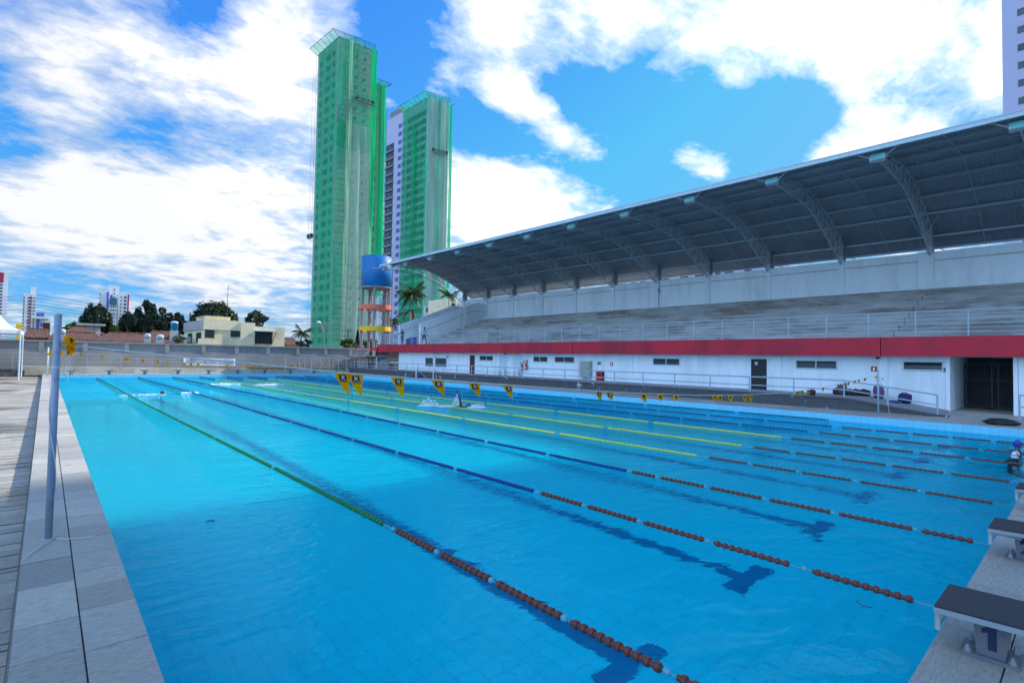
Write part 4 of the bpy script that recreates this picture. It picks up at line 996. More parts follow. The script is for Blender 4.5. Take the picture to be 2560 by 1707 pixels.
# ------------------------------------------------------------------ people
def skin_mesh(mb, joints, edges, root):
    me = bpy.data.meshes.new('s'); bm = bmesh.new(); lay = bm.verts.layers.skin.verify(); vv = {}
    for k, (p, r_) in joints.items():
        v = bm.verts.new(p); v[lay].radius = (r_, r_) if not isinstance(r_, tuple) else r_; v[lay].use_root = (k == root); vv[k] = v
    for a, b in edges: bm.edges.new((vv[a], vv[b]))
    bm.to_mesh(me); bm.free()
    ob = bpy.data.objects.new('s', me); COL.objects.link(ob)
    m = ob.modifiers.new('Skin', 'SKIN'); m.use_smooth_shade = True; m.branch_smoothing = .4
    s = ob.modifiers.new('Sub', 'SUBSURF'); s.levels = 1; s.render_levels = 1
    dg = bpy.context.evaluated_depsgraph_get(); res = bpy.data.meshes.new_from_object(ob.evaluated_get(dg))
    mb.add([v.co.copy() for v in res.vertices], [tuple(p.vertices) for p in res.polygons])
    bpy.data.objects.remove(ob); bpy.data.meshes.remove(me); bpy.data.meshes.remove(res)
def head_geo(mb, c, fwd, s=1.):
    """shaped head: skull, jaw, brow, nose, ears; c = centre at ear height"""
    fwd = Vector(fwd).normalized(); side = fwd.cross(Vector((0, 0, 1))).normalized(); up = side.cross(fwd); nu, nv = 20, 14; vs = []
    for j in range(nv+1):
        th = math.pi*j/nv
        for i in range(nu):
            ph = 2*math.pi*i/nu; x = math.sin(th)*math.sin(ph); y = math.sin(th)*math.cos(ph); z = math.cos(th)
            wx, wy, wz = .077, .098, .118
            if z < 0: wx *= 1-.28*z*z; wy *= (1-.30*z*z) if y < 0 else (1-.05*z*z)
            q = side*x*wx+fwd*y*wy+up*z*wz
            if y > .55:
                g = math.exp(-(x/.16)**2-((z+.18)/.20)**2); q += fwd*.026*g
                g = math.exp(-((abs(x)-.33)/.17)**2-((z-.03)/.13)**2); q -= fwd*.011*g
                g = math.exp(-(x/.35)**2-((z+.52)/.09)**2); q += fwd*.006*g
            vs.append(Vector(c)+q*s)
    fs = [(j*nu+i, (j+1)*nu+i, (j+1)*nu+(i+1) % nu, j*nu+(i+1) % nu) for j in range(nv) for i in range(nu)]
    mb.add(vs, fs)
    for sg in (-1, 1): mb.blob(Vector(c)+(side*sg*.078-fwd*.005-up*.012)*s, (.017*s, .02*s, .03*s), 8, 5)
    return side, fwd, up
def face(o, c, fwd, s=1.):
    fwd = Vector(fwd).normalized(); side = fwd.cross(Vector((0, 0, 1))).normalized(); up = side.cross(fwd); c = Vector(c)
    for sg in (-1, 1):
        a = MB(); a.blob(c+(side*sg*.030+fwd*.085+up*.004)*s, (.012*s, .012*s, .008*s), 8, 5); a.build('eye', MT['hair'], o, True)
        a = MB(); a.path([c+(side*sg*.016+fwd*.094+up*.026)*s, c+(side*sg*.034+fwd*.09+up*.03)*s, c+(side*sg*.05+fwd*.08+up*.024)*s], .004*s, 5); a.build('eyebrow', MT['hair'], o, True)
    a = MB(); a.path([c+(side*-.024+fwd*.082-up*.062)*s, c+(fwd*.093-up*.062)*s, c+(side*.024+fwd*.082-up*.062)*s], .006*s, 6); a.build('mouth', MT['bag_red'], o, True)
def cap_geo(mb, c, fwd, s=1., low=-.1):
    fwd = Vector(fwd).normalized(); side = fwd.cross(Vector((0, 0, 1))).normalized(); up = side.cross(fwd); nu, nv = 20, 8; vs = []
    for j in range(nv+1):
        for i in range(nu):
            ph = 2*math.pi*i/nu; y = math.cos(ph); lim = math.pi*(.5+(.12 if y < .2 else -.14*max(0, y)))+.0
            th = lim*j/nv; x = math.sin(th)*math.sin(ph); yy = math.sin(th)*y; z = math.cos(th)
            vs.append(Vector(c)+(side*x*.083+fwd*yy*.104+up*z*.126)*s)
    mb.add(vs, [(j*nu+i, (j+1)*nu+i, (j+1)*nu+(i+1) % nu, j*nu+(i+1) % nu) for j in range(nv) for i in range(nu)])
def hand_joints(J, E, wrist, key, d, nrm, s=1.):
    """palm and five bent fingers beyond the wrist joint; d = pointing direction, nrm = back of hand"""
    d = Vector(d).normalized(); nrm = (Vector(nrm)-d*Vector(nrm).dot(d)).normalized(); lat = d.cross(nrm); w = Vector(wrist)
    J[key+'p'] = (w+d*.05*s, .026*s); E.append((key, key+'p'))
    J[key+'q'] = (w+d*.085*s, .024*s); E.append((key+'p', key+'q'))
    for i, (o_, l) in enumerate(((-.030, .060), (-.010, .072), (.010, .068), (.028, .052))):
        a = w+d*.10*s+lat*o_*s; b = a+(d*.9-nrm*.35)*l*.55*s; c = b+(d*.6-nrm*.8)*l*.5*s
        for q, p, r_ in (('a', a, .010), ('b', b, .0088), ('c', c, .008)): J[f'{key}{i}{q}'] = (p, r_*s)
        E += [(key+'q', f'{key}{i}a'), (f'{key}{i}a', f'{key}{i}b'), (f'{key}{i}b', f'{key}{i}c')]
    a = w+d*.035*s-lat*.032*s; b = a+(d*.6-lat*.6-nrm*.2)*.045*s; c = b+(d*.9-nrm*.3)*.03*s
    for q, p, r_ in (('a', a, .012), ('b', b, .010), ('c', c, .009)): J[f'{key}t{q}'] = (p, r_*s)
    E += [(key+'p', key+'ta'), (key+'ta', key+'tb'), (key+'tb', key+'tc')]
def standing(base, yaw, H, label, skin, shirt, pants, step=.0, larm=(-.1, 0., -1), rarm=(.1, 0., -1), lean=0., long_pants=True):
    base = Vector(base); f = Vector((math.sin(yaw), math.cos(yaw), 0)); rt = Vector((f.y, -f.x, 0)); k = H/1.75
    P = lambda x, y, z: base+(rt*x+f*(y+lean*max(0, z-.9))+Vector((0, 0, z)))*k
    o = empty('person', base, label, 'person', 'people on the upper walkway')
    J = {}; E = []
    J['hip'] = (P(0, 0, .93), .125*k); J['waist'] = (P(0, 0, 1.1), .11*k); J['chest'] = (P(0, .01, 1.32), .135*k); J['neckb'] = (P(0, .0, 1.47), .06*k); J['neck'] = (P(0, .015, 1.55), .05*k); J['hd'] = (P(0, .02, 1.62), .055*k)
    E += [('hip', 'waist'), ('waist', 'chest'), ('chest', 'neckb'), ('neckb', 'neck'), ('neck', 'hd')]
    limb = {}
    for s, nm, st, arm in ((-1, 'l', step, larm), (1, 'r', -step, rarm)):
        hx = .095*s
        kn = P(hx, st*.55+.03, .49); an = P(hx, st-.02*(st < 0), .09+.05*(st < 0)*abs(st)*3); toe = P(hx+.02*s, st+.15, .03)
        J['th'+nm] = (P(hx, 0, .86), .088*k); J['kn'+nm] = (kn, .058*k); J['cf'+nm] = ((kn*.62+an*.38), .056*k); J['an'+nm] = (an, .038*k); J['toe'+nm] = (toe, .035*k)
        E += [('hip', 'th'+nm), ('th'+nm, 'kn'+nm), ('kn'+nm, 'cf'+nm), ('cf'+nm, 'an'+nm), ('an'+nm, 'toe'+nm)]
        sh = P(.185*s, 0, 1.41); a = (rt*arm[0]+f*arm[1]+Vector((0, 0, arm[2]))).normalized(); el = sh+a*.29*k; a2 = (a+f*.25).normalized(); wr = el+a2*.25*k
        J['sh'+nm] = (sh, .058*k); J['el'+nm] = (el, .042*k); J['wr'+nm] = (wr, .028*k); E += [('chest', 'sh'+nm), ('sh'+nm, 'el'+nm), ('el'+nm, 'wr'+nm)]
        hand_joints(J, E, wr, 'wr'+nm, a2, rt*s, k)
    b = MB(); skin_mesh(b, J, E, 'hip'); hc = P(0, .035, 1.655); head_geo(b, hc, f, k*.98); b.build('body', skin, o, True); face(o, hc, f, k*.98)
    h = MB(); cap_geo(h, hc, f, k*1.0); h.build('hair', MT['hair'], o, True)
    def cloth(keys, edges, inf, root, name, m):
        c = MB(); skin_mesh(c, {q: (J[q][0], J[q][1]*inf+.012*k) for q in keys}, edges, root); c.build(name, m, o, True)
    cloth(['hip', 'waist', 'chest', 'neckb', 'shl', 'shr', 'ell', 'elr'], [('hip', 'waist'), ('waist', 'chest'), ('chest', 'neckb'), ('chest', 'shl'), ('chest', 'shr'), ('shl', 'ell'), ('shr', 'elr')], 1.06, 'hip', 'shirt', shirt)
    ks = ['hip', 'thl', 'thr', 'knl', 'knr']+(['cfl', 'cfr', 'anl', 'anr'] if long_pants else [])
    es = [('hip', 'thl'), ('hip', 'thr'), ('thl', 'knl'), ('thr', 'knr')]+([('knl', 'cfl'), ('cfl', 'anl'), ('knr', 'cfr'), ('cfr', 'anr')] if long_pants else [])
    cloth(ks, es, 1.08, 'hip', 'trousers' if long_pants else 'shorts', pants)
    for nm in 'lr':
        s_ = MB(); skin_mesh(s_, {'a': (J['an'+nm][0]-Vector((0, 0, .03*k)), .045*k), 't': (J['toe'+nm][0], .042*k)}, [('a', 't')], 'a'); s_.build('shoe', MT['black'], o, True)
    return o
q = at(1006, 845, 0, 32.3); standing((32.3, q.y, ZFL), R(-110), at(1007, 823.5, 0, 32.3).z-ZFL, 'person in dark clothes by the railing at the end wall, arm held out', MT['skin_dark'], MT['cloth_dark'], MT['cloth_dark'], .08, larm=(-.25, .1, -.95), rarm=(.3, .75, -.5))
q = at(1060, 845, 0, 32.5); standing((32.5, q.y, ZFL), R(160), at(1061, 818, 0, 32.5).z-ZFL, 'walking person in pale shirt and dark shorts by the inner stair wall', MT['skin_dark'], MT['cloth_white'], MT['cloth_dark'], .26, larm=(-.15, .35, -.9), rarm=(.15, -.35, -.9), long_pants=False)

def swimmer(base, fwd, label, capm, skinm, head_z=.10, arms=(), tilt_f=0., goggles=True, stripe=False, s=1.12):
    """upright in the water: head and shoulders above, the rest of the body below"""
    base = Vector(base); f = Vector(fwd).normalized(); rt = Vector((f.y, -f.x, 0)); P = lambda x, y, z: base+(rt*x+f*y+Vector((0, 0, z)))*s
    o = empty('person', base, label, 'person', 'swimmers in the pool'); J = {}; E = []
    hc = P(0, .03, head_z)
    J['hip'] = (P(0, -.05, -.75), .12*s); J['waist'] = (P(0, -.03, -.55), .11*s); J['chest'] = (P(0, 0, -.30), .13*s); J['nb'] = (P(0, .0, -.13), .06*s); J['nk'] = (P(0, .015, -.06+head_z*.3), .052*s); J['hd'] = (hc-Vector((0, 0, .03)), .06*s)
    E = [('hip', 'waist'), ('waist', 'chest'), ('chest', 'nb'), ('nb', 'nk'), ('nk', 'hd')]
    for sg, nm in ((-1, 'l'), (1, 'r')):
        J['th'+nm] = (P(.09*sg, 0, -.85), .085*s); J['kn'+nm] = (P(.1*sg, .08, -1.2), .055*s); J['an'+nm] = (P(.1*sg, -.02, -1.55), .036*s); J['toe'+nm] = (P(.11*sg, .12, -1.62), .03*s)
        E += [('hip', 'th'+nm), ('th'+nm, 'kn'+nm), ('kn'+nm, 'an'+nm), ('an'+nm, 'toe'+nm)]
        sh = P(.18*sg, 0, -.2); ar = dict(arms).get(nm, ((.5*sg, .6, -.35), (.1*sg, .9, .1)))
        a1 = (rt*ar[0][0]+f*ar[0][1]+Vector((0, 0, ar[0][2]))).normalized(); a2 = (rt*ar[1][0]+f*ar[1][1]+Vector((0, 0, ar[1][2]))).normalized()
        el = sh+a1*.29*s; wr = el+a2*.25*s
        J['sh'+nm] = (sh, .06*s); J['el'+nm] = (el, .043*s); J['wr'+nm] = (wr, .03*s); E += [('chest', 'sh'+nm), ('sh'+nm, 'el'+nm), ('el'+nm, 'wr'+nm)]
        hand_joints(J, E, wr, 'wr'+nm, a2, Vector((0, 0, 1)), s)
    b = MB(); skin_mesh(b, J, E, 'hip'); head_geo(b, hc, f, s); b.build('body', skinm, o, True); face(o, hc, f, s)
    c = MB(); cap_geo(c, hc, f, s); cp = c.build('swim_cap', capm, o, True)
    if stripe:
        q = MB(); q.path([hc+(rt*.087*math.cos(t)+f*(.02+.0*t)+Vector((0, 0, .131*math.sin(t))))*s for t in [i*math.pi/12 for i in range(13)]], .008, 5); q.build('stripe', MT['black'], cp)
        q = MB(); q.path([hc+(rt*.087*math.cos(t)+f*(-.045)+Vector((0, 0, .118*math.sin(t))))*s for t in [i*math.pi/12 for i in range(13)]], .008, 5); q.build('stripe', MT['black'], cp)
    q = MB(); q.path([hc+(rt*.084*math.sin(t)+f*.1*math.cos(t)+Vector((0, 0, .01+.02*abs(math.sin(t/2)))))*s for t in [i*2*math.pi/24 for i in range(25)]], .007, 5); q.build('goggle_strap', MT['black'], o)
    return o
swimmer((at(2541.8, 1123, 2, ZW)+Vector((0, 0, 0))), (.75, -.66, 0), 'swimmer in a blue cap at the right edge, farther of the two', MT['cap_blue'], MT['skin'], .125)
swimmer((at(2537, 1150, 2, ZW)), (.8, -.55, .0), 'swimmer in a white striped cap at the right edge, nearer of the two', MT['cap_white'], MT['skin_dark'], .10, arms=(('l', ((-.3, .9, .25), (.0, 1., .1))), ('r', ((.2, .95, .18), (.1, 1., .05)))), stripe=True)

MT['spray'] = new_mat('spray')[0]
def _spray():
    m = MT['spray']; nt = m.node_tree; nt.nodes.clear(); out = nt.nodes.new('ShaderNodeOutputMaterial'); L = nt.links
    d = N(nt, 'ShaderNodeBsdfDiffuse'); d.inputs[0].default_value = (.85, .9, .95, 1); t = N(nt, 'ShaderNodeBsdfTransparent'); mx = N(nt, 'ShaderNodeMixShader')
    geo = N(nt, 'ShaderNodeNewGeometry'); nz = N(nt, 'ShaderNodeTexNoise', i_Scale=14., i_Detail=4.); L.new(geo.outputs['Position'], nz.inputs[0])
    L.new(ramp(nt, nz.outputs[0], [(.42, .05), (.62, .9)]), mx.inputs[0]); L.new(t.outputs[0], mx.inputs[1]); L.new(d.outputs[0], mx.inputs[2]); L.new(mx.outputs[0], out.inputs[0])
_spray()
def splash(c, n, rad, h, seed, label_name='splash', stretch=(1, 1)):
    rr = random.Random(seed); b = MB(); c = Vector(c)
    for i in range(n):
        a = rr.random()*6.28; q = rad*rr.random()**.7; z = h*rr.random()**1.8*(1-q/rad*.6); s_ = rr.uniform(.008, .035)
        b.blob(c+Vector((math.cos(a)*q*stretch[0], math.sin(a)*q*stretch[1], z+.004)), (s_*rr.uniform(.8, 1.8), s_*rr.uniform(.8, 1.8), s_*.7), 6, 4, .4, i)
    for i in range(n//4):
        a = rr.random()*6.28; q = rad*rr.random()**.5; s_ = rr.uniform(.05, .14)
        b.blob(c+Vector((math.cos(a)*q*stretch[0], math.sin(a)*q*stretch[1], .004)), (s_*1.5, s_, .012), 8, 4, .5, i)
    o = b.build('splash', MT['foam'], None, True, loc=c); o['kind'] = 'stuff'; return o
# freestyle swimmer in mid pool
hp = at(1169, 1017, 2, ZW); sd_ = Vector((.62, -.78, 0)); lat = Vector((sd_.y, -sd_.x, 0))
o = empty('person', hp, 'freestyle swimmer in mid pool with one arm raised out of the spray', 'person', 'swimmers in the pool')
J = {}; E = []; Pq = lambda l, f_, z: hp+sd_*f_*1.15+lat*l*1.15+Vector((0, 0, z*1.15))
J['hd'] = (Pq(0, 0, .02), .085); J['nk'] = (Pq(0, -.13, -.03), .055); J['chest'] = (Pq(0, -.36, -.05), .14); J['waist'] = (Pq(0, -.65, -.08), .11); J['hip'] = (Pq(0, -.85, -.09), .125)
E = [('hd', 'nk'), ('nk', 'chest'), ('chest', 'waist'), ('waist', 'hip')]
for sg, nm in ((-1, 'l'), (1, 'r')):
    J['th'+nm] = (Pq(.09*sg, -1.0, -.1), .085); J['kn'+nm] = (Pq(.1*sg, -1.35, -.14-.04*sg), .058); J['an'+nm] = (Pq(.1*sg, -1.75, -.10), .038); J['toe'+nm] = (Pq(.1*sg, -1.93, -.08), .03)
    E += [('hip', 'th'+nm), ('th'+nm, 'kn'+nm), ('kn'+nm, 'an'+nm), ('an'+nm, 'toe'+nm)]
el = at(1153, 1000, 1, hp.y-.1); el = Pq(.2, -.30, .34); wr = Pq(.22, -.38, .58)
J['shr'] = (Pq(.17, -.26, .05), .065); J['elr'] = (el, .05); J['wrr'] = (wr, .035); J['shl'] = (Pq(-.18, -.24, -.06), .06); J['ell'] = (Pq(-.2, .05, -.1), .045); J['wrl'] = (Pq(-.18, .3, -.08), .03)
E += [('chest', 'shr'), ('shr', 'elr'), ('elr', 'wrr'), ('chest', 'shl'), ('shl', 'ell'), ('ell', 'wrl')]
hand_joints(J, E, wr, 'wrr', (wr-el), lat, 1.15); hand_joints(J, E, J['wrl'][0], 'wrl', sd_, Vector((0, 0, 1)), 1.15)
b = MB(); skin_mesh(b, J, E, 'hip'); head_geo(b, Pq(0, .02, .02), sd_+Vector((0, 0, -.5)), 1.1); b.build('body', MT['skin_dark'], o, True)
b = MB(); cap_geo(b, Pq(0, .02, .03), sd_+Vector((0, 0, -.5)), 1.12); b.build('swim_cap', MT['bag_pink'], o, True)
# sheet of water falling off the arm, and the kick
sh_ = MB(); rr = random.Random(2); g = 12
vs = []
for i in range(g+1):
    t = i/g; top = (wr*(1-t)+J['shr'][0]*t)
    for j in range(g+1):
        q = j/g; p = top+Vector((-.72*sd_.x*q*(.35+t*.55)-.0, -.72*sd_.y*q*(.35+t*.55), 0))+Vector((0, 0, -(top.z-ZW)*q*q*1.0)); p += Vector((rr.uniform(-.02, .02), rr.uniform(-.02, .02), rr.uniform(-.02, .02))); vs.append(p)
sh_.add(vs, [(i*(g+1)+j, i*(g+1)+j+1, (i+1)*(g+1)+j+1, (i+1)*(g+1)+j) for i in range(g) for j in range(g)])
for i in range(170):
    t = rr.random(); q = rr.random(); top = wr*(1-t)+J['shr'][0]*t; p = top-sd_*.72*q*(.35+t*.6)+Vector((0, 0, -(top.z-ZW)*q*q)); s_ = rr.uniform(.008, .03)
    sh_.blob(p, (s_, s_, s_*1.4), 5, 3)
w_ = sh_.build('spray_sheet', MT['spray'], None, True, loc=hp); w_['kind'] = 'stuff'
splash(hp-sd_*2.0, 170, .45, .45, 4); splash(hp+sd_*.45, 120, .45, .2, 5); splash(hp-sd_*1.1, 60, .5, .06, 6)
# far left swimmer and two far kicks
hp = at(406, 985.5, 2, ZW)
o = empty('person', hp, 'swimmer with a dark wet head between the green and blue ropes on the left', 'person', 'swimmers in the pool')
b = MB(); J = {'hd': (hp+Vector((0, 0, .02)), .09), 'nk': (hp+Vector((.1, .05, -.06)), .055), 'chest': (hp+Vector((.33, .12, -.09)), .14), 'waist': (hp+Vector((.62, .22, -.12)), .11), 'hip': (hp+Vector((.82, .28, -.13)), .12)}
E = [('hd', 'nk'), ('nk', 'chest'), ('chest', 'waist'), ('waist', 'hip')]
for sg, nm in ((-1, 'l'), (1, 'r')):
    q = Vector((-.32, .95, 0))*sg
    J['th'+nm] = (hp+Vector((.95, .33, -.14))+q*.09, .085); J['kn'+nm] = (hp+Vector((1.3, .45, -.2))+q*.1, .055); J['an'+nm] = (hp+Vector((1.65, .58, -.16))+q*.1, .036); J['toe'+nm] = (hp+Vector((1.8, .63, -.12))+q*.1, .03)
    J['sh'+nm] = (hp+Vector((.25, .1, -.08))+q*.17, .06); J['el'+nm] = (hp+Vector((-.03, 0, -.13))+q*.25, .043); J['wr'+nm] = (hp+Vector((-.25, -.05, -.1))+q*.15, .03)
    E += [('hip', 'th'+nm), ('th'+nm, 'kn'+nm), ('kn'+nm, 'an'+nm), ('an'+nm, 'toe'+nm), ('chest', 'sh'+nm), ('sh'+nm, 'el'+nm), ('el'+nm, 'wr'+nm)]; hand_joints(J, E, J['wr'+nm][0], 'wr'+nm, (-1, -.3, 0), (0, 0, 1))
skin_mesh(b, J, E, 'hip'); head_geo(b, hp+Vector((0, 0, .05)), (-.9, -.4, -.2), 1.15); b.build('body', MT['skin_dark'], o, True); face(o, hp+Vector((0, 0, .05)), (-.9, -.4, -.2), 1.15)
b = MB(); cap_geo(b, hp+Vector((0, 0, .055)), (-.9, -.4, -.2), 1.18); b.build('hair', MT['hair'], o, True)
splash(hp+Vector((-.9, -.1, 0)), 50, .7, .05, 7, stretch=(1.4, .5)); splash(hp+Vector((1.5, .5, 0)), 40, .5, .06, 8)
for (u, v), sd2 in (((560.5, 961), 9), ((675, 962), 10)): splash(at(u, v, 2, ZW), 150, .75, .16, sd2, stretch=(1.5, .6))

# ------------------------------------------------------------------ bags and small things on the stand side
def bag(u, v, w, h, m, label, x=31.1, strap=True, seed=0, flat=1.):
    p = at(u, v, 0, x); p.z = max(.03, zf(p.y))
    o = empty('bag', p, label, 'bag', 'bags along the ramp wall')
    a = MB(); a.blob((0, 0, 0), (1, 1, 1), 20, 14, .16, seed); sp_ = lambda t, e: math.copysign(abs(t)**e, t); a.v = [p+Vector((sp_(q.x, .6)*.17*flat, sp_(q.y, .6)*w*.46, max(.004, h*.47+sp_(q.z, .65)*h*.5))) for q in a.v]; bd = a.build('body', m, o, True)
    a = MB(); a.path([p+Vector((-.10, w*.2*math.cos(t), h*(.86+.2*math.sin(t)))) for t in [i*math.pi/8 for i in range(9)]], .014, 5); a.build('handle', MT['bag_black'], o)
    a = MB(); a.blob(p+Vector((-.17*flat, 0, h*.34)), (.06, w*.3, h*.22), 12, 8, .15, seed+3); a.build('pocket', m, o, True)
    return o
bag(2091, 993, .34, .36, MT['bag_red'], 'small dark red bag leftmost on the ramp, beside the grey bag', seed=1)
bag(2106.5, 990, .46, .58, MT['bag_grey'], 'rounded grey bag behind the ramp rail post', seed=2)
bag(2126, 995, .46, .34, MT['bag_black'], 'low black bag right of the grey bag on the ramp', seed=3)
bag(2140.5, 996, .34, .36, MT['bag_red'], 'dark red bag squeezed between two black bags', seed=4)
bag(2161, 1002, .62, .34, MT['bag_black'], 'wide black holdall between the red bag and the mauve backpack', seed=5)
bag(2197, 1010, .5, .72, MT['bag_pink'], 'mauve backpack upright behind the thin right pole', seed=6)
bag(2262, 1019, .62, .52, MT['bag_purple'], 'purple and black backpack leaning on the wall, nearest the ramp foot', seed=7)
p = at(1883, 983, 0, XM+.2)
bag(2031, 985, .3, .3, MT['bag_red'], 'small red bag alone on the ramp right of the black door', x=29.2, seed=8)
p = at(2503, 1062, 2, -.0)
o = empty('bag', p, 'flat black bag lying on the deck right of the passage', 'bag')
a = MB(); a.blob(p+Vector((0, 0, .08)), (.30, .50, .15), 18, 9, .3, 4); a.v = [Vector((q.x, q.y, max(q.z, .004))) for q in a.v]; a.build('body', MT['bag_black'], o, True)
a = MB(); a.path([p+Vector((-.2, .25, .12)), p+Vector((-.42, .05, .03)), p+Vector((-.3, -.25, .1))], .02, 6); a.build('strap', MT['bag_black'], o)
p = at(2238, 1017, 0, 30.4); p.z = zf(p.y)+.005
o = empty('cloth', p, 'small blue cloth left of the purple backpack', 'cloth'); a = MB(); a.blob(p+Vector((0, 0, .05)), (.16, .24, .07), 14, 7, .4, 5); a.build('folds', MT['bag_blue'], o, True)
# water polo goal
g1 = at(1040, 947, 2, 0); g2 = at(1083, 947, 2, 0); hg = .95
o = empty('goal', (g1+g2)/2, 'small white tube goal frame on the deck in front of the ramp', 'goal')
for p, nm in ((g1, 0), (g2, 1)):
    a = MB(); a.tube(p, p+Vector((0, 0, hg)), .05, 8); a.build('post', MT['tile_white_goal'], o)
    a = MB(); a.tube(p+Vector((0, 0, hg)), p+Vector((1.0, -.3, .1)), .03, 6); a.build('stay', MT['metal_blue'], o)
a = MB(); a.tube(g1+Vector((0, 0, hg)), g2+Vector((0, 0, hg)), .05, 8); a.build('crossbar', MT['tile_white_goal'], o)
p = at(1034, 945, 2, 0)
o = empty('net_heap', p, 'crumpled blue net heap beside the white goal', 'net'); rr = random.Random(9)
for i in range(5):
    a = MB(); a.blob(p+Vector((rr.uniform(-.3, .3), rr.uniform(-.6, .6), .14)), (.3, .4, .22), 12, 7, .5, i); a.v = [Vector((q.x, q.y, max(q.z, .003))) for q in a.v]; a.build('fold', MT['bag_blue'] if i % 2 else MT['bag_grey'], o, True)
# debris on the water
p = at(524, 1303, 2, ZW); a = MB(); a.path([p+Vector((-.05, 0, .004)), p+Vector((-.0, .025, .008)), p+Vector((.06, .0, .004)), p+Vector((.05, -.04, .004))], .007, 5)
o = a.build('leaf', MT['leaf_dead'], None, loc=p); tag(o, 'curled brown leaf floating near the left coping', 'leaf')
p = at(2150, 1500, 2, ZW); a = MB(); a.path([p, p+Vector((-.06, .02, .004)), p+Vector((-.14, -.06, .004)), p+Vector((-.1, -.14, .003))], .004, 5)
o = a.build('wire_piece', MT['wire'], None, loc=p); tag(o, 'thin loose wire floating below the blue rope at right', 'wire')
# ------------------------------------------------------------------ far end: ledge, boundary wall, fence, banner
lz = lambda x: .70-.0148*(x+2) if x < 20 else .375
mb = MB(); r = random.Random(3); x = -2.2
while x < 29.4:
    e = min(x+r.uniform(.7, 1.3), 29.4)
    mb.add([(x+.005, 61.4, -.1), (e-.005, 61.4, -.1), (e-.005, 61.4, lz(e)), (x+.005, 61.4, lz(x)), (x+.005, 63.47, -.1), (e-.005, 63.47, -.1), (e-.005, 63.47, lz(e)-.02), (x+.005, 63.47, lz(x)-.02)],
           [(0, 1, 2, 3), (3, 2, 6, 7), (0, 3, 7, 4), (1, 5, 6, 2)], r.uniform(-.9, .9)); x = e
struct(mb.build('terrace_ledge', MT['ledge'], fixn=False))
wx = [at(u, 880, 1, 63.48).x for u in (103, 213, 317, 418, 509, 592, 671, 745, 815, 877, 935)]
wx = [wx[0]-6.6*k for k in (6, 5, 4, 3, 2, 1)]+wx
bwall = empty('boundary_wall', (0, 63.6, -.2), 'long grey rendered boundary wall with recessed panels across the far end', 'wall')
ZT = 3.06
mb = MB(); mb.box((wx[0]-3, 63.62, -.5), (31.5, 63.85, ZT-.16)); mb.build('panel', MT['bound_wall'], bwall)
mb = MB(); mb.box((wx[0]-3, 63.5, -.5), (31.5, 63.618, 2.02)); mb.build('wall_base', MT['bound_wall'], bwall)
for x in wx: mb = MB(); mb.box((x-.2, 63.48, 2.023), (x+.2, 63.618, ZT-.163)); mb.build('pilaster', MT['bound_wall'], bwall)
mb = MB(); mb.box((wx[0]-3, 63.46, ZT-.16), (31.5, 63.88, ZT)); mb.build('wall_coping', MT['bound_wall'], bwall)
# grass behind the ledge fence
gr = MB(); r = random.Random(8)
for i in range(5000):
    x = r.uniform(16.5, 28.5); y = r.uniform(62.4, 63.45); h = r.uniform(.06, .22); a = r.random()*3.14
    d = Vector((math.cos(a), math.sin(a), 0))*.02; p = Vector((x, y, lz(x)-.02)); gr.add([p-d, p+d, p+Vector((r.uniform(-.05, .05), r.uniform(-.05, .05), h))], [(0, 1, 2)], r.random())
tag(gr.build('grass', MT['grass'], fixn=False), kind='stuff')
fn = empty('wire_fence', (20, 62, .4), 'pale wire mesh fence with tall posts on the ledge at the far right', 'fence')
us = [714, 748.7, 763, 780, 801, 823.5, 847, 866.6, 886.6, 919]; fx = [at(u, 900, 1, 62.1).x for u in us]
for x in fx:
    a = MB(); a.tube((x, 62.1, lz(x)-.03), (x, 62.1, 1.75), .035, 6); a.build('post', MT['trim'], fn)
for z in (1.73, 1.0, .55): a = MB(); a.tube((fx[0], 62.1, z), (fx[-1], 62.1, z), .022 if z > 1.5 else .012, 5); a.build('rail', MT['trim'], fn)
a = MB(); a.box((at(893, 900, 1, 62.1).x, 62.07, .42), (fx[-1]-.05, 62.13, 1.7)); a.build('gate_leaf', MT['grey_render'], fn)
fn = empty('wire_fence', (5, 63.2, .6), 'thin dark wire fence with slim posts along the ledge in front of the boundary wall', 'fence')
us = [-90, -30, 31, 123, 218, 302, 380, 454, 524, 593, 655]; fx = [at(u, 900, 1, 62.9).x for u in us]
for x in fx: a = MB(); a.tube((x, 62.9, lz(x)-.05 if x > -2.2 else -.2), (x, 62.9, 1.85), .022, 5); a.build('post', MT['post_grey'], fn)
for z in (1.83, 1.45, 1.1): a = MB(); a.tube((fx[0], 62.9, z), (fx[-1], 62.9, z), .008, 4); a.build('wire', MT['trim'], fn)
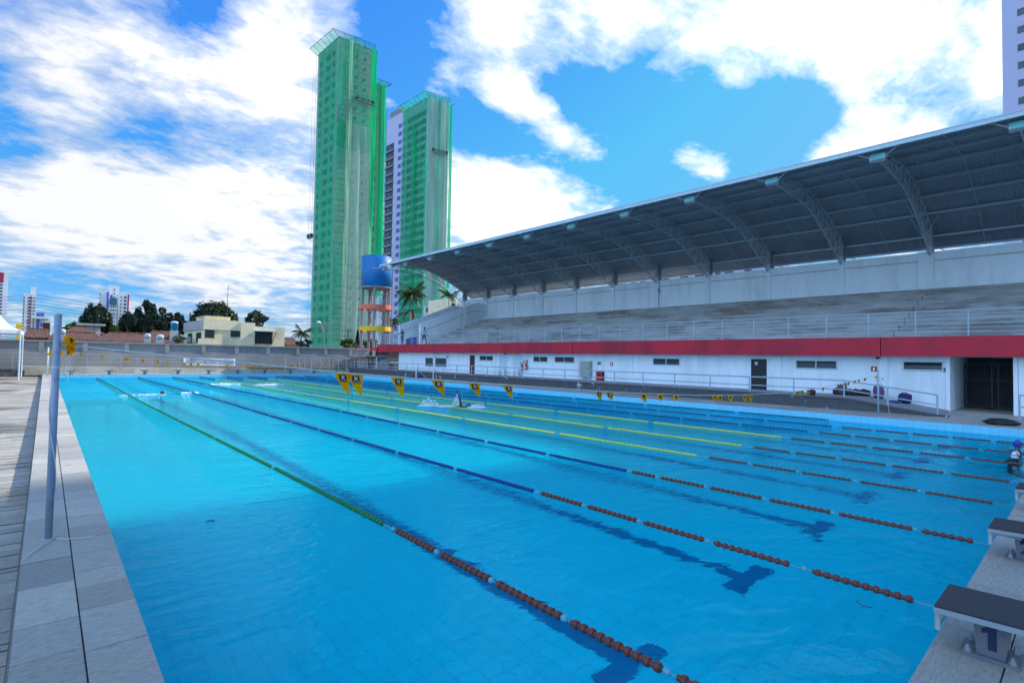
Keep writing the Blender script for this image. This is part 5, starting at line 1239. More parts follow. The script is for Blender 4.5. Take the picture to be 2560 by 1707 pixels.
# banner
bn = empty('banner', at(459, 911, 1, 62.8), 'white banner with three lines of dark lettering tied before the grey wall', 'banner')
c = [at(u, v, 1, 62.8) for u, v in ((459, 912), (588, 914.5), (588.5, 896.5), (459, 892.8))]; a = MB(); g = 16
vs = []
for j in range(3):
    for i in range(g+1):
        s, t = i/g, j/2; p = c[0]*(1-s)*(1-t)+c[1]*s*(1-t)+c[2]*s*t+c[3]*(1-s)*t; p = p+Vector((0, .02*math.sin(s*19), -.03*math.sin(s*math.pi)*t)); vs.append(p)
a.add(vs, [(j*(g+1)+i, j*(g+1)+i+1, (j+1)*(g+1)+i+1, (j+1)*(g+1)+i) for j in range(2) for i in range(g)]); a.build('sheet', MT['banner'], bn, fixn=False)
bw_ = (c[1]-c[0]).length; bh = (c[3]-c[0]).length
for i, t in enumerate(('A COMUNIDADE AQUATICA DA PARAIBA AGRADECE AO', 'GOVERNADOR RICARDO COUTINHO, PELA CORAGEM DE', 'CONSTRUIR O MAIS COMPLETO PARQUE AQUATICO DO BRASIL')):
    vs, fs = text_geo(t, .30, bold=.004); w = max(v.x for v in vs)-min(v.x for v in vs); k = bw_*.93/w; a = MB(); ty = .76-.25*i
    ex = (c[1]-c[0]).normalized()
    a.add([c[0]*.5+c[1]*.5+ex*(v.x*k)+Vector((0, -.03, bh*ty+v.y*1.0-.02)) for v in vs], fs); a.build('lettering', MT['text_dark'], bn, fixn=False)
for p in (c[3], c[2]):
    a = MB(); q = Vector((p.x+(-1.2 if p is c[3] else 1.2), 62.9, p.z+.08)); a.tube(p, q, .008, 4); a.build('tie', MT['rope_white'], bn)
# tent
e = at(58, 829.5, 1, 60.4); lg = Vector((e.x-.05, 60.4, -.2)); S = 6.0
tn = empty('tent', lg, 'white peaked canopy tent on white legs at the left edge', 'tent')
ap = Vector((e.x-S/2, 60.4-S/2, e.z+4.6)); cs = [Vector((e.x, 60.4, e.z)), Vector((e.x-S, 60.4, e.z)), Vector((e.x-S, 60.4-S, e.z)), Vector((e.x, 60.4-S, e.z))]
a = MB(); g = 10
for k in range(4):
    p, q = cs[k], cs[(k+1) % 4]; vs = []
    for j in range(g+1):
        t = j/g; w = (1-t)
        for i in range(g+1):
            b = p+(q-p)*i/g; xy = ap+(b-ap)*w; z = e.z+(ap.z-e.z)*(t**1.7); vs.append(Vector((xy.x, xy.y, z)))
    a.add(vs, [(j*(g+1)+i, j*(g+1)+i+1, (j+1)*(g+1)+i+1, (j+1)*(g+1)+i) for j in range(g) for i in range(g)])
a.build('canopy', MT['tent'], tn, True)
for k in range(4):
    p, q = cs[k], cs[(k+1) % 4]; a = MB(); a.extr([p, q, q-Vector((0, 0, .28)), p-Vector((0, 0, .28))], (q-p).cross(Vector((0, 0, 1))).normalized()*.01); a.build('valance', MT['tent'], tn)
    a = MB(); a.tube(Vector((p.x, p.y, -.2)), p, .05, 8); a.build('leg', MT['trim'], tn)
a = MB(); a.path([cs[1]-Vector((0, 0, .2)), cs[0]-Vector((0, 0, .55))], .03, 5); a.path([cs[0]-Vector((0, 0, .5)), cs[3]-Vector((0, 0, .2))], .03, 5); a.build('frame', MT['trim'], tn)
p = at(34, 927, 2, -.2); a = MB(); q = at(34, 927, 1, 61.0)
a.box((q.x-5, 60.7, -.2), (q.x, 61.3, .42)); a.box((q.x-5, 60.66, .42), (q.x+.04, 61.34, .48)); o = a.build('planter', MT['ramp_dark'], None, loc=(q.x-2, 61, -.2)); tag(o, 'long low dark grey block under the white tent', 'planter')
a = MB(); q = at(40, 920, 1, 61.1); a.box((q.x, 60.8, -.2), (q.x+.55, 61.2, .30)); a.box((q.x-.03, 60.77, .30), (q.x+.58, 61.23, .34)); o = a.build('bin', MT['gate_dark'], None, loc=(q.x, 61, -.2)); tag(o, 'small dark box between the long block and the tent leg', 'box')

# ------------------------------------------------------------------ water tower, shed, gate
yc = 66.0; L_ = at(905.6, 690, 1, yc); R_ = at(977.4, 690, 1, yc); cx = (L_.x+R_.x)/2; rad = (at(977.4, 690, 1, yc)-at(905.6, 690, 1, yc)).length/2*.98
ztk = at(941, 644, 1, yc).z; zbk = at(941, 719, 1, yc).z
wt_ = empty('water_tower', (cx, yc, 0), 'round blue water tank on grey pillars with coral and yellow rings', 'water tower')
a = MB(); a.lathe((cx, yc, 0), [(rad*.98, zbk), (rad, zbk+.02), (rad, ztk), (rad*.96, ztk+.03)], 40); a.build('tank', MT['tank_blue'], wt_, True)
a = MB(); a.lathe((cx, yc, 0), [(rad*1.0, zbk-.18), (rad*1.0, zbk-.004)], 32); a.build('tank_base', MT['pillar'], wt_)
for v, m, n_ in ((769.5, MT['orange'], 'coral_ring'), (823, MT['yellow'], 'yellow_ring')):
    z = at(941, v, 1, yc).z; a = MB(); a.lathe((cx, yc, z), [(rad*1.03, -.30), (rad*1.03, .30)], 36, cap=False); a.lathe((cx, yc, z), [(rad*.86, .30), (rad*.86, -.30)], 36, cap=False)
    k = 36
    for zz in (-.30, .30):
        vs = [Vector((cx+q*rad*math.cos(2*math.pi*i/k), yc+q*rad*math.sin(2*math.pi*i/k), z+zz)) for q in (.86, 1.03) for i in range(k)]; a.add(vs, [(i, (i+1) % k, k+(i+1) % k, k+i) for i in range(k)])
    a.build(n_, m, wt_)
for k in range(5):
    t = k*math.pi*.4+.35; p = Vector((cx+rad*.88*math.cos(t), yc+rad*.88*math.sin(t), 0)); a = MB(); a.tube((p.x, p.y, 0), (p.x, p.y, zbk-.18), .20, 12); a.build('pillar', MT['pillar'], wt_, False)
a = MB(); q = Vector((cx+rad*.52, yc-rad*.98, 0)); a.path([(q.x, q.y-.3, .3), (q.x, q.y-.3, ztk-.2), (q.x, q.y+.2, ztk+.15)], .06, 8); a.build('pipe', MT['wood_pole'], wt_)
a = MB()
for s in (-.22, .22): a.tube((cx+.1+s, yc+.3, .3), (cx+.1+s, yc+.3, zbk), .03, 5)
zz = .6
while zz < zbk: a.tube((cx-.12, yc+.3, zz), (cx+.32, yc+.3, zz), .02, 4); zz += .4
a.build('ladder', MT['trim'], wt_)
a = MB(); a.path([(cx+.3, yc, ztk+.02), (cx+.3, yc, ztk+.4)], .03, 5); a.path([(cx+.8, yc-.2, ztk+.02), (cx+.8, yc-.2, ztk+.35)], .03, 5); a.build('vent_pipe', MT['trim'], wt_)
o = empty('floodlight', (cx+rad*.7, yc-rad, ztk-2.6), 'round lamp fixed to the side of the blue water tank', 'floodlight')
q = at(972, 682, 1, yc-rad*.55); a = MB(); a.blob(q, (.2, .2, .2), 12, 8); a.build('lamp_head', MT['alu'], o, True); a = MB(); a.tube(q, q+Vector((-.1, .6, .2)), .04, 6); a.build('bracket', MT['alu'], o)
# pump house with crimson band below the tower
o = empty('pump_house', (cx, yc-2.6, 0), 'low dark pump house with a crimson band under the blue water tower', 'pump house')
x0 = at(898, 880, 1, 63.9).x; x1 = at(954, 880, 1, 63.9).x; z0 = at(920, 888, 1, 63.9).z; z1 = at(920, 879, 1, 63.9).z; z2 = at(920, 869.5, 1, 63.9).z
a = MB(); a.box((x0, 63.95, -.2), (x1+3.5, 69.5, z1)); a.build('wall', MT['gate_dark'], o); a = MB(); a.box((x0-.1, 63.89, z1+.003), (x1+3.6, 69.6, z2)); a.build('band', MT['red'], o)
o = empty('shed', (x0, 62, 0), 'small grey kiosk with a thin flat pale roof below the pump house', 'shed')
pa, pb, pc, pd = at(888, 883.2, 1, 62.6), at(915, 886.5, 1, 61.2), at(972, 891.5, 1, 61.2), at(948, 888, 1, 62.9)
zr = 2.35; a = MB(); xA, xB = at(889, 884, 1, 61.6).x, at(971, 890, 1, 61.6).x
a.box((xA, 61.5, 2.02), (xB, 63.4, 2.10)); a.build('roof', MT['trim'], o)
xa, xb = at(942, 900, 1, 61.8).x, at(962, 900, 1, 61.8).x
a = MB(); a.box((at(921, 900, 1, 62.6).x, 62.5, -.1), (xb, 63.3, 2.017)); a.build('wall', MT['pillar'], o)
for x in (xa, xa+.45): a = MB(); a.box((x-.06, 61.6, -.1), (x+.06, 61.72, 2.017)); a.build('post', MT['metal_blue'], o)
o = empty('bar_gate', (28.6, 61.6, 0), 'white vertical bar gate between the shed and the grandstand', 'gate')
xa, xb = at(952, 900, 1, 61.7).x, at(972, 900, 1, 61.7).x; n = 9
for i in range(n): x = xa+(xb-xa)*i/(n-1); a = MB(); a.tube((x, 61.7, .5), (x, 61.7, 2.0-.35*(1-i/(n-1))), .03, 5); a.build('bar', MT['white'], o)
for z in (.6, 1.6): a = MB(); a.tube((xa, 61.72, z), (xb, 61.72, z), .03, 5); a.build('rail', MT['white'], o)
o = empty('bar_gate', (31, 62.6, 0), 'dark barred gate in the gap left of the white grandstand wall', 'gate')
xa, xb = at(973, 900, 1, 62.6).x, at(997, 900, 1, 62.6).x
a = MB(); a.box((xa, 62.75, -.2), (xb+3, 62.9, 2.55)); a.build('backing', MT['bag_grey'], o)
for i in range(13): x = xa+(xb-xa)*i/12; a = MB(); a.tube((x, 62.6, .4), (x, 62.6, 1.9), .02, 5); a.build('bar', MT['post_grey'], o)
a = MB(); a.box((xa+.1, 62.56, 1.24), (xb, 62.6, 1.34)); a.build('pale_strip', MT['white'], o)
o = empty('trash_bin', (32.6, 56.6, ZFL), 'dark and blue wheeled bins behind the upper railing near the walkers', 'bin')
q = at(1030, 850, 0, 32.9)
a = MB(); a.box((32.6, q.y, ZFL), (33.1, q.y+.9, ZFL+.78)); a.build('dark_box', MT['bag_black'], o); a = MB(); a.box((32.55, q.y-.75, ZFL), (33.1, q.y-.02, ZFL+.85)); a.box((32.5, q.y-.8, ZFL+.85), (33.15, q.y-.01, ZFL+.92)); a.build('blue_bin', MT['cap_blue'], o)

# ------------------------------------------------------------------ foliage
def crown(mb, c, rad, n, leaf, seed, lumps=26, flat=-.35, rough=.32):
    rr = random.Random(seed); c = Vector(c); ls = []
    for i in range(lumps):
        while True:
            d = Vector((rr.gauss(0, 1), rr.gauss(0, 1), rr.gauss(0, 1))).normalized()
            if d.z > flat: break
        ls.append((Vector((d.x*rad[0], d.y*rad[1], d.z*rad[2]))*(rr.uniform(.55, .9) if rough > .25 else rr.uniform(.66, .82)), rr.uniform(.7, 1.2), rr.random()))
    for i in range(n):
        p, s, t = ls[rr.randrange(lumps)]; d = Vector((rr.gauss(0, 1), rr.gauss(0, 1), rr.gauss(0, 1))).normalized()
        q = p+Vector((d.x*rad[0], d.y*rad[1], d.z*rad[2]))*rough*s*rr.uniform(.55, 1.08)
        if q.z < flat*rad[2]*1.1: continue
        nrm = (d+Vector((rr.gauss(0, .5), rr.gauss(0, .5), rr.gauss(0, .5)))).normalized(); a = nrm.orthogonal().normalized(); b = nrm.cross(a); ang = rr.random()*6.28
        u = (a*math.cos(ang)+b*math.sin(ang))*leaf*rr.uniform(.6, 1.3); v = nrm.cross(u).normalized()*leaf*.45*rr.uniform(.7, 1.3)
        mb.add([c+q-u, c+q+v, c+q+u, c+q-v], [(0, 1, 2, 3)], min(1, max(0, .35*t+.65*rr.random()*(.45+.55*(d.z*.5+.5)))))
def tree(name, label, u0, u1, vt, vb, y, m, seed, n=5000, leaf=.28, lumps=26, flat=-.35, rough=.32, group='trees beyond the boundary wall', squash=1.0):
    l, r_ = at(u0, vb, 1, y), at(u1, vb, 1, y); top = at((u0+u1)/2, vt, 1, y).z; bot = max(1.0, at((u0+u1)/2, vb, 1, y).z); w = (r_-l).length/2*1.08
    cx_ = (l.x+r_.x)/2; hz = (top-bot); f = -flat; rz = hz/(1+f); cz = bot+rz*f
    o = empty(name, (cx_, y, -.4), label, 'tree', group)
    a = MB(); a.path([(cx_, y, -.4), (cx_+.1, y, bot*.5), (cx_-.05, y+.1, bot+rz*.3), (cx_, y, cz+rz*.2)], [.38, .3, .24, .12], 8)
    rr = random.Random(seed)
    for k in range(6): t = rr.random()*6.28; a.path([(cx_, y, bot+rz*.1), (cx_+w*.3*math.cos(t), y+w*.3*math.sin(t), cz), (cx_+w*.65*math.cos(t), y+w*.6*math.sin(t), cz+rz*.3)], [.14, .1, .04], 6)
    a.build('trunk', MT['trunk'], o)
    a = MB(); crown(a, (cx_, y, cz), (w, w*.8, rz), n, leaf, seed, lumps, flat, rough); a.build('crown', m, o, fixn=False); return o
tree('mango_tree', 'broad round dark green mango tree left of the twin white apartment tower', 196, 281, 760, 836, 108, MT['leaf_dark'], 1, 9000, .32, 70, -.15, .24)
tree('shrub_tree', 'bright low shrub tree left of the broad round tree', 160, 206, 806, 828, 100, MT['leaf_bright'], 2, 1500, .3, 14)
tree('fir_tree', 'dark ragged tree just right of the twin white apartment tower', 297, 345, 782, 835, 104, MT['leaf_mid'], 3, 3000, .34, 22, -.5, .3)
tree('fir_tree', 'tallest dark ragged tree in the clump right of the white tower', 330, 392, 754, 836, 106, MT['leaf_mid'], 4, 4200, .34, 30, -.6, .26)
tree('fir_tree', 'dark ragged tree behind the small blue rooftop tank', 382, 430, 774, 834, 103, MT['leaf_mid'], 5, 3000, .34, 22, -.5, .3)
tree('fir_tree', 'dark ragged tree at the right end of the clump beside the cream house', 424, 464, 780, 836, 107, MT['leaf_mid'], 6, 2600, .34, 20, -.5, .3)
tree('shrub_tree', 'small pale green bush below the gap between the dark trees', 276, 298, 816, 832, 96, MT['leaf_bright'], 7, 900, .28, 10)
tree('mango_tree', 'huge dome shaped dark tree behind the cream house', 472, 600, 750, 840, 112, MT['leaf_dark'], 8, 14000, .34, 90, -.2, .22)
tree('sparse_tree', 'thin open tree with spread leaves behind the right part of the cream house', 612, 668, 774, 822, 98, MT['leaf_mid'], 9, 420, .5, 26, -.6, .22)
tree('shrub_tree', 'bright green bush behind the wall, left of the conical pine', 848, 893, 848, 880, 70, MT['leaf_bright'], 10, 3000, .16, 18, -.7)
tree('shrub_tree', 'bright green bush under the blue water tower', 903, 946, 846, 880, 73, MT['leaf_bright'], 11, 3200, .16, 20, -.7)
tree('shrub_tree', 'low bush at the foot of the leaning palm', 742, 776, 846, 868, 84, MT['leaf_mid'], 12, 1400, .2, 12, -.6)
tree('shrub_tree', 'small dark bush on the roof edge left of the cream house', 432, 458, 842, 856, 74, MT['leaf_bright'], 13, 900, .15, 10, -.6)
# conical pine
p = at(893, 870, 1, 71); zt_ = at(897, 826, 1, 71).z; o = empty('pine_tree', (p.x, 71, -.4), 'dark conical pine leaning against the water tower view', 'tree', 'trees beyond the boundary wall')
a = MB(); a.path([(p.x, 71, -.4), (p.x, 71, zt_)], [.14, .03], 6); a.build('trunk', MT['trunk'], o); a = MB(); rr = random.Random(3)
for i in range(2600):
    t = rr.random()**.8; z = 1.2+(zt_-1.2)*t; w = (1-t)*.95+.04; ang = rr.random()*6.28; q = w*rr.random()**.4; d = Vector((math.cos(ang), math.sin(ang), 0)); c0 = Vector((p.x, 71, z))+d*q
    u = (d+Vector((0, 0, .5))).normalized()*.13; v = d.cross(Vector((0, 0, 1)))*.035; a.add([c0-u, c0+v, c0+u, c0-v], [(0, 1, 2, 3)], rr.random())
a.build('crown', MT['leaf_mid'], o, fixn=False)
def frond(mb, base, ang, L, rise, droop, seed, n=26, w=.5):
    rr = random.Random(seed); d = Vector((math.cos(ang), math.sin(ang), 0)); sd = Vector((-d.y, d.x, 0)); pts = []
    for i in range(n+1):
        t = i/n; pts.append(Vector(base)+d*(L*t*(1-.22*t*droop))+Vector((0, 0, L*(rise*t-droop*t*t))))
    for i in range(1, n):
        t = i/n; l = w*math.sin(math.pi*min(1, t*.9+.12))*rr.uniform(.8, 1.15); tg = (pts[i+1]-pts[i-1]).normalized()
        for s in (-1, 1):
            dr = (sd*s*.8+tg*.55+Vector((0, 0, -.55-.3*rr.random()))).normalized(); q = pts[i]+dr*l; k = tg*.075*max(.5, L/3)
            mb.add([pts[i]-k, pts[i]+k, q+k*.2, q-k*.2], [(0, 1, 2, 3)], rr.random())
    mb.path(pts, .025*L/3, 4)
def palm(label, u, vb, vt, y, crown_r, n, seed, lean=0., dead=0, tw=.2, top_dz=0.):
    b = at(u, vb, 1, y); t = at(u+lean, vt, 1, y); o = empty('palm_tree', (b.x, y, -.4), label, 'palm', 'palm trees')
    a = MB(); a.path([(b.x, y, -.4), (b.x+(t.x-b.x)*.4, y, t.z*.4), (b.x+(t.x-b.x)*.8, y, t.z*.75), (t.x, y, t.z)], [tw*1.3, tw, tw*.85, tw*.55], 10); a.build('trunk', MT['palm_trunk'], o, True)
    a = MB(); rr = random.Random(seed)
    for k in range(n): frond(a, t, k*2.399+rr.uniform(-.2, .2), crown_r*rr.uniform(.85, 1.1), rr.uniform(-.15, 1.15), rr.uniform(.35, .95), seed*50+k, 26, crown_r*.30)
    a.build('crown', MT['leaf_palm'], o, fixn=False)
    if dead:
        a = MB()
        for k in range(dead): frond(a, t-Vector((0, 0, crown_r*.85)), k*2.1+.5, crown_r*.62, rr.uniform(-.9, -.3), rr.uniform(.5, .9), seed*90+k, 18, crown_r*.22)
        a.build('dead_skirt', MT['leaf_dead'], o, fixn=False)
    return o
palm('tall royal palm with a dead skirt before the right netted tower', 1021, 810, 733, 76, 3.1, 26, 5, 8, 12, .16)
palm('palm half hidden behind the end roof truss', 1121, 790, 739, 78, 2.4, 13, 6, 2)
palm('small leaning palm before the left netted tower', 731, 866, 832, 86, 2.2, 14, 7, 25, 0, .2)
palm('dark palm seen between the water tower and the netted tower', 981, 850, 800, 82, 2.6, 14, 8, 0)

# ------------------------------------------------------------------ street poles and wires
def street_pole(label, u, vt, y, lamp, arms=True):
    b = at(u, 860, 1, y); zt_ = at(u, vt, 1, y).z; o = empty('utility_pole', (b.x, y, -.4), label, 'utility pole', 'utility poles in the street')
    a = MB(); a.path([(b.x, y, -.4), (b.x+.02, y, zt_)], [.17, .10], 8); a.build('shaft', MT['wood_pole'], o)
    if arms:
        for dz in (.5, 1.3): a = MB(); a.box((b.x-.9, y-.05, zt_-dz-.05), (b.x+.9, y+.05, zt_-dz+.05)); a.build('crossarm', MT['wood_pole'], o)
    if lamp:
        q = at(lamp[0], lamp[1], 1, y-.6); a = MB(); a.path([(b.x, y, zt_-2.0), (b.x-(b.x-q.x)*.45, y-.3, q.z-.25), (q.x+.15, y-.55, q.z)], .045, 6); a.build('lamp_arm', MT['trim'], o)
        a = MB(); a.blob(q, (.34, .22, .2), 12, 8); a.build('lamp_head', MT['white'], o, True)
    return Vector((b.x, y, zt_))
pA = street_pole('pale utility pole between the white tent and the red roofs', 82, 795, 90, None)
pB = street_pole('utility pole with a round white lamp before the left netted tower', 808.7, 802, 78, (797, 806))
pC = street_pole('dark utility pole behind the bright bush before the netted tower', 869, 820, 78, None)
pL = at(-150, 735, 1, 95)
for i in range(6):
    dz = -.35-.42*i; a = MB()
    for p, q, sag in ((pL+Vector((0, 0, .6)), pA+Vector((0, 0, 3.4)), .5), (pA+Vector((0, 0, 3.4)), pB+Vector((0, 0, .6)), 1.0), (pB+Vector((0, 0, .6)), pC+Vector((0, 0, .4)), .2)):
        a.path([p+(q-p)*t+Vector((0, 0, dz-sag*4*t*(1-t))) for t in [k/12 for k in range(13)]], .018, 4)
    o = a.build('power_line', MT['wire'], None, loc=pA); tag(o, f'thin black power line over the red roofs, {ORD[i]} from the top', 'power line', 'power lines over the roofs')

# ------------------------------------------------------------------ houses beyond the wall
hs = empty('house', (at(512, 860, 1, 81).x, 81, -.4), 'two storey cream house with flat parapets and dark windows', 'house')
X = lambda u, v=840: at(u, v, 1, 81).x
Z = lambda u, v: at(u, v, 1, 81).z
xa, xb, xc, xd = X(511), X(600), X(635), X(711)
zm = Z(511, 798.7); zc_ = Z(600, 803); zr = Z(700, 819)
a = MB(); a.box((xa, 81, -.4), (xb, 95, zm)); a.build('wall', MT['cream'], hs)
a = MB(); a.box((xb+.002, 80.6, -.4), (xc, 90, zm-.12)); a.build('wall', MT['cream'], hs)
a = MB(); a.box((xc+.002, 80.9, -.4), (xd, 90, zr)); a.build('wall', MT['cream'], hs)
a = MB(); a.box((xa-.14, 80.86, zm-1.35), (xb-.01, 80.997, zm+.04)); a.build('parapet', MT['cream'], hs)
a = MB(); a.box((xa-.14, 81.0, zm-1.35), (xa-.003, 95.1, zm+.04)); a.build('parapet', MT['grey_render'], hs)
a = MB(); a.box((X(524), 84, zm+.003), (X(588), 90, Z(550, 789))); a.box((X(520), 83.8, Z(550, 789)), (X(589), 90.2, Z(550, 788))); a.build('roof_block', MT['cream'], hs)
def hwin(u0, u1, v0, v1, y=80.995, panes=2, sill=True, wall=hs):
    x0_, x1_, z0_, z1_ = X(u0), X(u1), Z((u0+u1)/2, v1), Z((u0+u1)/2, v0)
    f = MB(); t = .07
    f.box((x0_-t, y-.09, z1_), (x1_+t, y-.002, z1_+t)); f.box((x0_-t, y-.12, z0_-t), (x1_+t, y-.002, z0_)); f.box((x0_-t, y-.09, z0_), (x0_, y-.002, z1_)); f.box((x1_, y-.09, z0_), (x1_+t, y-.002, z1_))
    for i in range(1, panes): x = x0_+(x1_-x0_)*i/panes; f.box((x-.03, y-.07, z0_), (x+.03, y-.002, z1_))
    o = f.build('window', MT['brown_door'], wall)
    for i in range(panes): p = MB(); w = (x1_-x0_)/panes; p.box((x0_+w*i+.032, y-.03, z0_+.002), (x0_+w*(i+1)-.032, y-.006, z1_-.002)); p.build('pane', MT['glass_dark'], o)
hwin(513, 534, 821.5, 843.5); hwin(577.5, 599.5, 824.7, 841); hwin(636, 679, 829, 858.5, 80.895, 5)
a = MB(); a.extr([(X(635), 80.89, Z(650, 827.5)), (X(684), 80.89, Z(650, 827.5)), (X(684), 79.6, Z(650, 829)), (X(635), 79.6, Z(650, 829))], (0, 0, .1)); a.build('awning', MT['trim'], hs)
a = MB(); a.tube((X(684), 79.7, Z(650, 829)), (X(679), 80.85, Z(650, 860)), .05, 5); a.build('awning_stay', MT['wood_pole'], hs)
a = MB(); a.box((X(495), 80.2, Z(511, 862)), (X(534), 80.98, Z(511, 847))); a.build('balcony', MT['cream'], hs)
for y0_, y1_ in ((83, 86), (89, 92)):
    w = MB(); w.box((xa-.06, y0_, 3.6), (xa-.003, y1_, 5.0)); o = w.build('window', MT['brown_door'], hs); w = MB(); w.box((xa-.09, y0_+.1, 3.7), (xa-.061, y1_-.1, 4.9)); w.build('pane', MT['glass_dark'], o)
a = MB(); q = Vector((X(588.5), 86, zm)); a.path([q, q+Vector((0, 0, 5.6))], .035, 5); a.path([q+Vector((0, 0, 5.2)), q+Vector((.7, 0, 5.3))], .02, 4); a.path([q+Vector((0, 0, 5.5)), q+Vector((.45, 0, 5.55))], .02, 4); a.build('antenna', MT['wire'], hs)
def tiled(label, u0, u1, vr, ve, y, depth, hip=.18, m=None):
    l, r_ = at(u0, ve, 1, y), at(u1, ve, 1, y); ze = max(2.7, l.z); zr_ = at((u0+u1)/2, vr, 1, y+depth/2).z; w = r_.x-l.x
    o = empty('tiled_house', (l.x+w/2, y, -.4), label, 'house', 'tiled houses beyond the wall')
    a = MB(); a.box((l.x+.3, y+.3, -.4), (r_.x-.3, y+depth-.3, ze-.05)); a.build('wall', m or MT['grey_render'], o)
    a = MB(); h = w*hip; v = [(l.x, y, ze), (r_.x, y, ze), (r_.x, y+depth, ze), (l.x, y+depth, ze), (l.x+h, y+depth/2, zr_), (r_.x-h, y+depth/2, zr_)]
    v += [(p[0], p[1], p[2]-.16) for p in v[:4]]
    a.add(v, [(0, 1, 5, 4), (1, 2, 5), (2, 3, 4, 5), (3, 0, 4), (0, 6, 7, 1), (1, 7, 8, 2), (2, 8, 9, 3), (3, 9, 6, 0), (6, 9, 8, 7)]); rf = a.build('roof', MT['rooftile'], o)
    a = MB(); a.path([v[4], v[5]], .12, 6); a.build('ridge', MT['rooftile'], rf)
    return o
tiled('long low red tiled roof directly behind the boundary wall, left of the cream house', 232, 436, 834, 851, 69, 9, .22)
tiled('red tiled roof right behind the left flag pole', 118, 262, 831, 847, 75, 8, .12)
tiled('red tiled roof higher up below the broad round tree', 150, 268, 818, 832, 88, 9, .3)
tiled('red tiled house right beside the cream house, under the blue tank', 368, 468, 829, 842, 86, 10, .25)
tiled('red tiled roof between the white tent and the flag pole', 58, 128, 823, 842, 80, 9, .1, MT['bag_red'])
tiled('small orange tiled roof right of the cream house', 716, 760, 846, 862, 95, 8, .2)
a = MB(); q0, q1 = at(219, 820, 1, 84), at(251, 815, 1, 84); a.box((q0.x, 83.8, q0.z-.6), (q0.x+.6, 84.4, q1.z)); a.box((q1.x-.6, 83.8, q0.z-.6), (q1.x, 84.4, q1.z)); a.box((q0.x-1.1, 83.4, q1.z), (q1.x+.5, 85.2, q1.z+.25)); a.box((q0.x, 83.5, -.4), (q1.x, 85.0, q0.z-.6)); o = a.build('roof_terrace', MT['grey_render'], None, loc=(q0.x, 84, -.4)); tag(o, 'concrete roof terrace on two posts among the red roofs', 'terrace')
def small_tank(label, u, v0, v1, w, y, m, gz=None):
    p = at(u, v1, 1, y); zt_ = at(u, v0, 1, y).z; r_ = (at(u+w/2, v1, 1, y)-at(u-w/2, v1, 1, y)).length/2; o = empty('rooftop_tank', (p.x, y, p.z), label, 'water tank', 'rooftop water tanks')
    a = MB(); a.lathe((p.x, y, 0), [(r_*.85, p.z), (r_, zt_-.1), (r_*1.04, zt_-.08), (r_*1.04, zt_)], 20); a.build('body', m, o, True); a = MB(); a.lathe((p.x, y, 0), [(r_*1.05, zt_+.002), (r_*.9, zt_+.14), (r_*.2, zt_+.22)], 20); a.build('lid', MT['white'] if m is MT['bluetank'] else m, o, True)
    a = MB(); a.box((p.x-r_, y-r_*.8, -.4), (p.x+r_, y+r_*.8, p.z-.004)); a.build('stand', MT['grey_render'], o)
small_tank('bright blue rooftop water tank with a white lid beside the cream house', 435.5, 807, 826, 20, 84, MT['bluetank'])
small_tank('pale blue rooftop basin right of the left flag pole', 155, 827, 835.5, 19, 72.5, MT['trim']); small_tank('pale blue rooftop basin behind the wall near the cream house', 400, 841, 848.5, 19, 66.5, MT['trim']); small_tank('smaller pale blue basin left of the other basin near the cream house', 369, 838.5, 845, 16, 67.5, MT['trim'])

# ------------------------------------------------------------------ far apartment towers
def block(name, label, u0, u1, vt, depth, d2, m, rows, cols, group='far apartment blocks', cat='apartment block', win=None, extra=None, base=-.4, wh=.5, side_rows=True, face_ang=0.):
    """box tower facing the viewer; returns root; window rows are parts"""
    hd = lambda u: (lambda d: CAM+d*(depth/math.hypot(d.x, d.y)))(ray(u, vt))
    a_ = hd(u0); b_ = hd(u1); top = a_.z; ex = Vector((b_.x-a_.x, b_.y-a_.y, 0)); w = ex.length; ex.normalize(); ey = Vector((-ex.y, ex.x, 0)); p0 = Vector((a_.x, a_.y, 0))
    o = empty(name, (p0.x+ex.x*w/2, p0.y+ex.y*w/2, base), label, cat, group)
    q = MB(); c = [p0, p0+ex*w, p0+ex*w+ey*d2, p0+ey*d2]; q.prism([(v.x, v.y) for v in c], base, top); q.build('wall', m, o)
    fh = (top-3)/rows
    for (c0, c1) in cols:
        for k in range(rows):
            z = top-1.6-k*fh
            if z < 2: break
            s = MB(); pp = p0+ex*w*c0-ey*.06; qq = p0+ex*w*c1-ey*.06
            s.add([(pp.x, pp.y, z-fh*wh), (qq.x, qq.y, z-fh*wh), (qq.x, qq.y, z), (pp.x, pp.y, z)]+[((v+ey*.055).x, (v+ey*.055).y, zz) for v, zz in ((pp, z-fh*wh), (qq, z-fh*wh), (qq, z), (pp, z))], [(0, 1, 2, 3), (0, 4, 5, 1), (3, 2, 6, 7), (0, 3, 7, 4), (1, 5, 6, 2)]); s.build('window', win or MT['far_win'], o)
    if extra:
        for (c0, c1, z0, z1, mm, pr, nm) in extra:
            s = MB(); pp = p0+ex*w*c0; qq = p0+ex*w*c1; s.prism([((pp-ey*pr).x, (pp-ey*pr).y), ((qq-ey*pr).x, (qq-ey*pr).y), ((qq+ey*(d2*.5 if z0 > .95 else -.003)).x, (qq+ey*(d2*.5 if z0 > .95 else -.003)).y), ((pp+ey*(d2*.5 if z0 > .95 else -.003)).x, (pp+ey*(d2*.5 if z0 > .95 else -.003)).y)], z0*top, z1*top); s.build(nm, mm, o)
    return o
block('apartment_tower', 'tall white tower with red balconies cut by the left edge of the photo', -40, 22.5, 673, 300, 16, MT['far_white'], 24, [(.66, .78)], extra=[(.64, .80, .86, .98, MT['far_red'], .15, 'red_panel')])
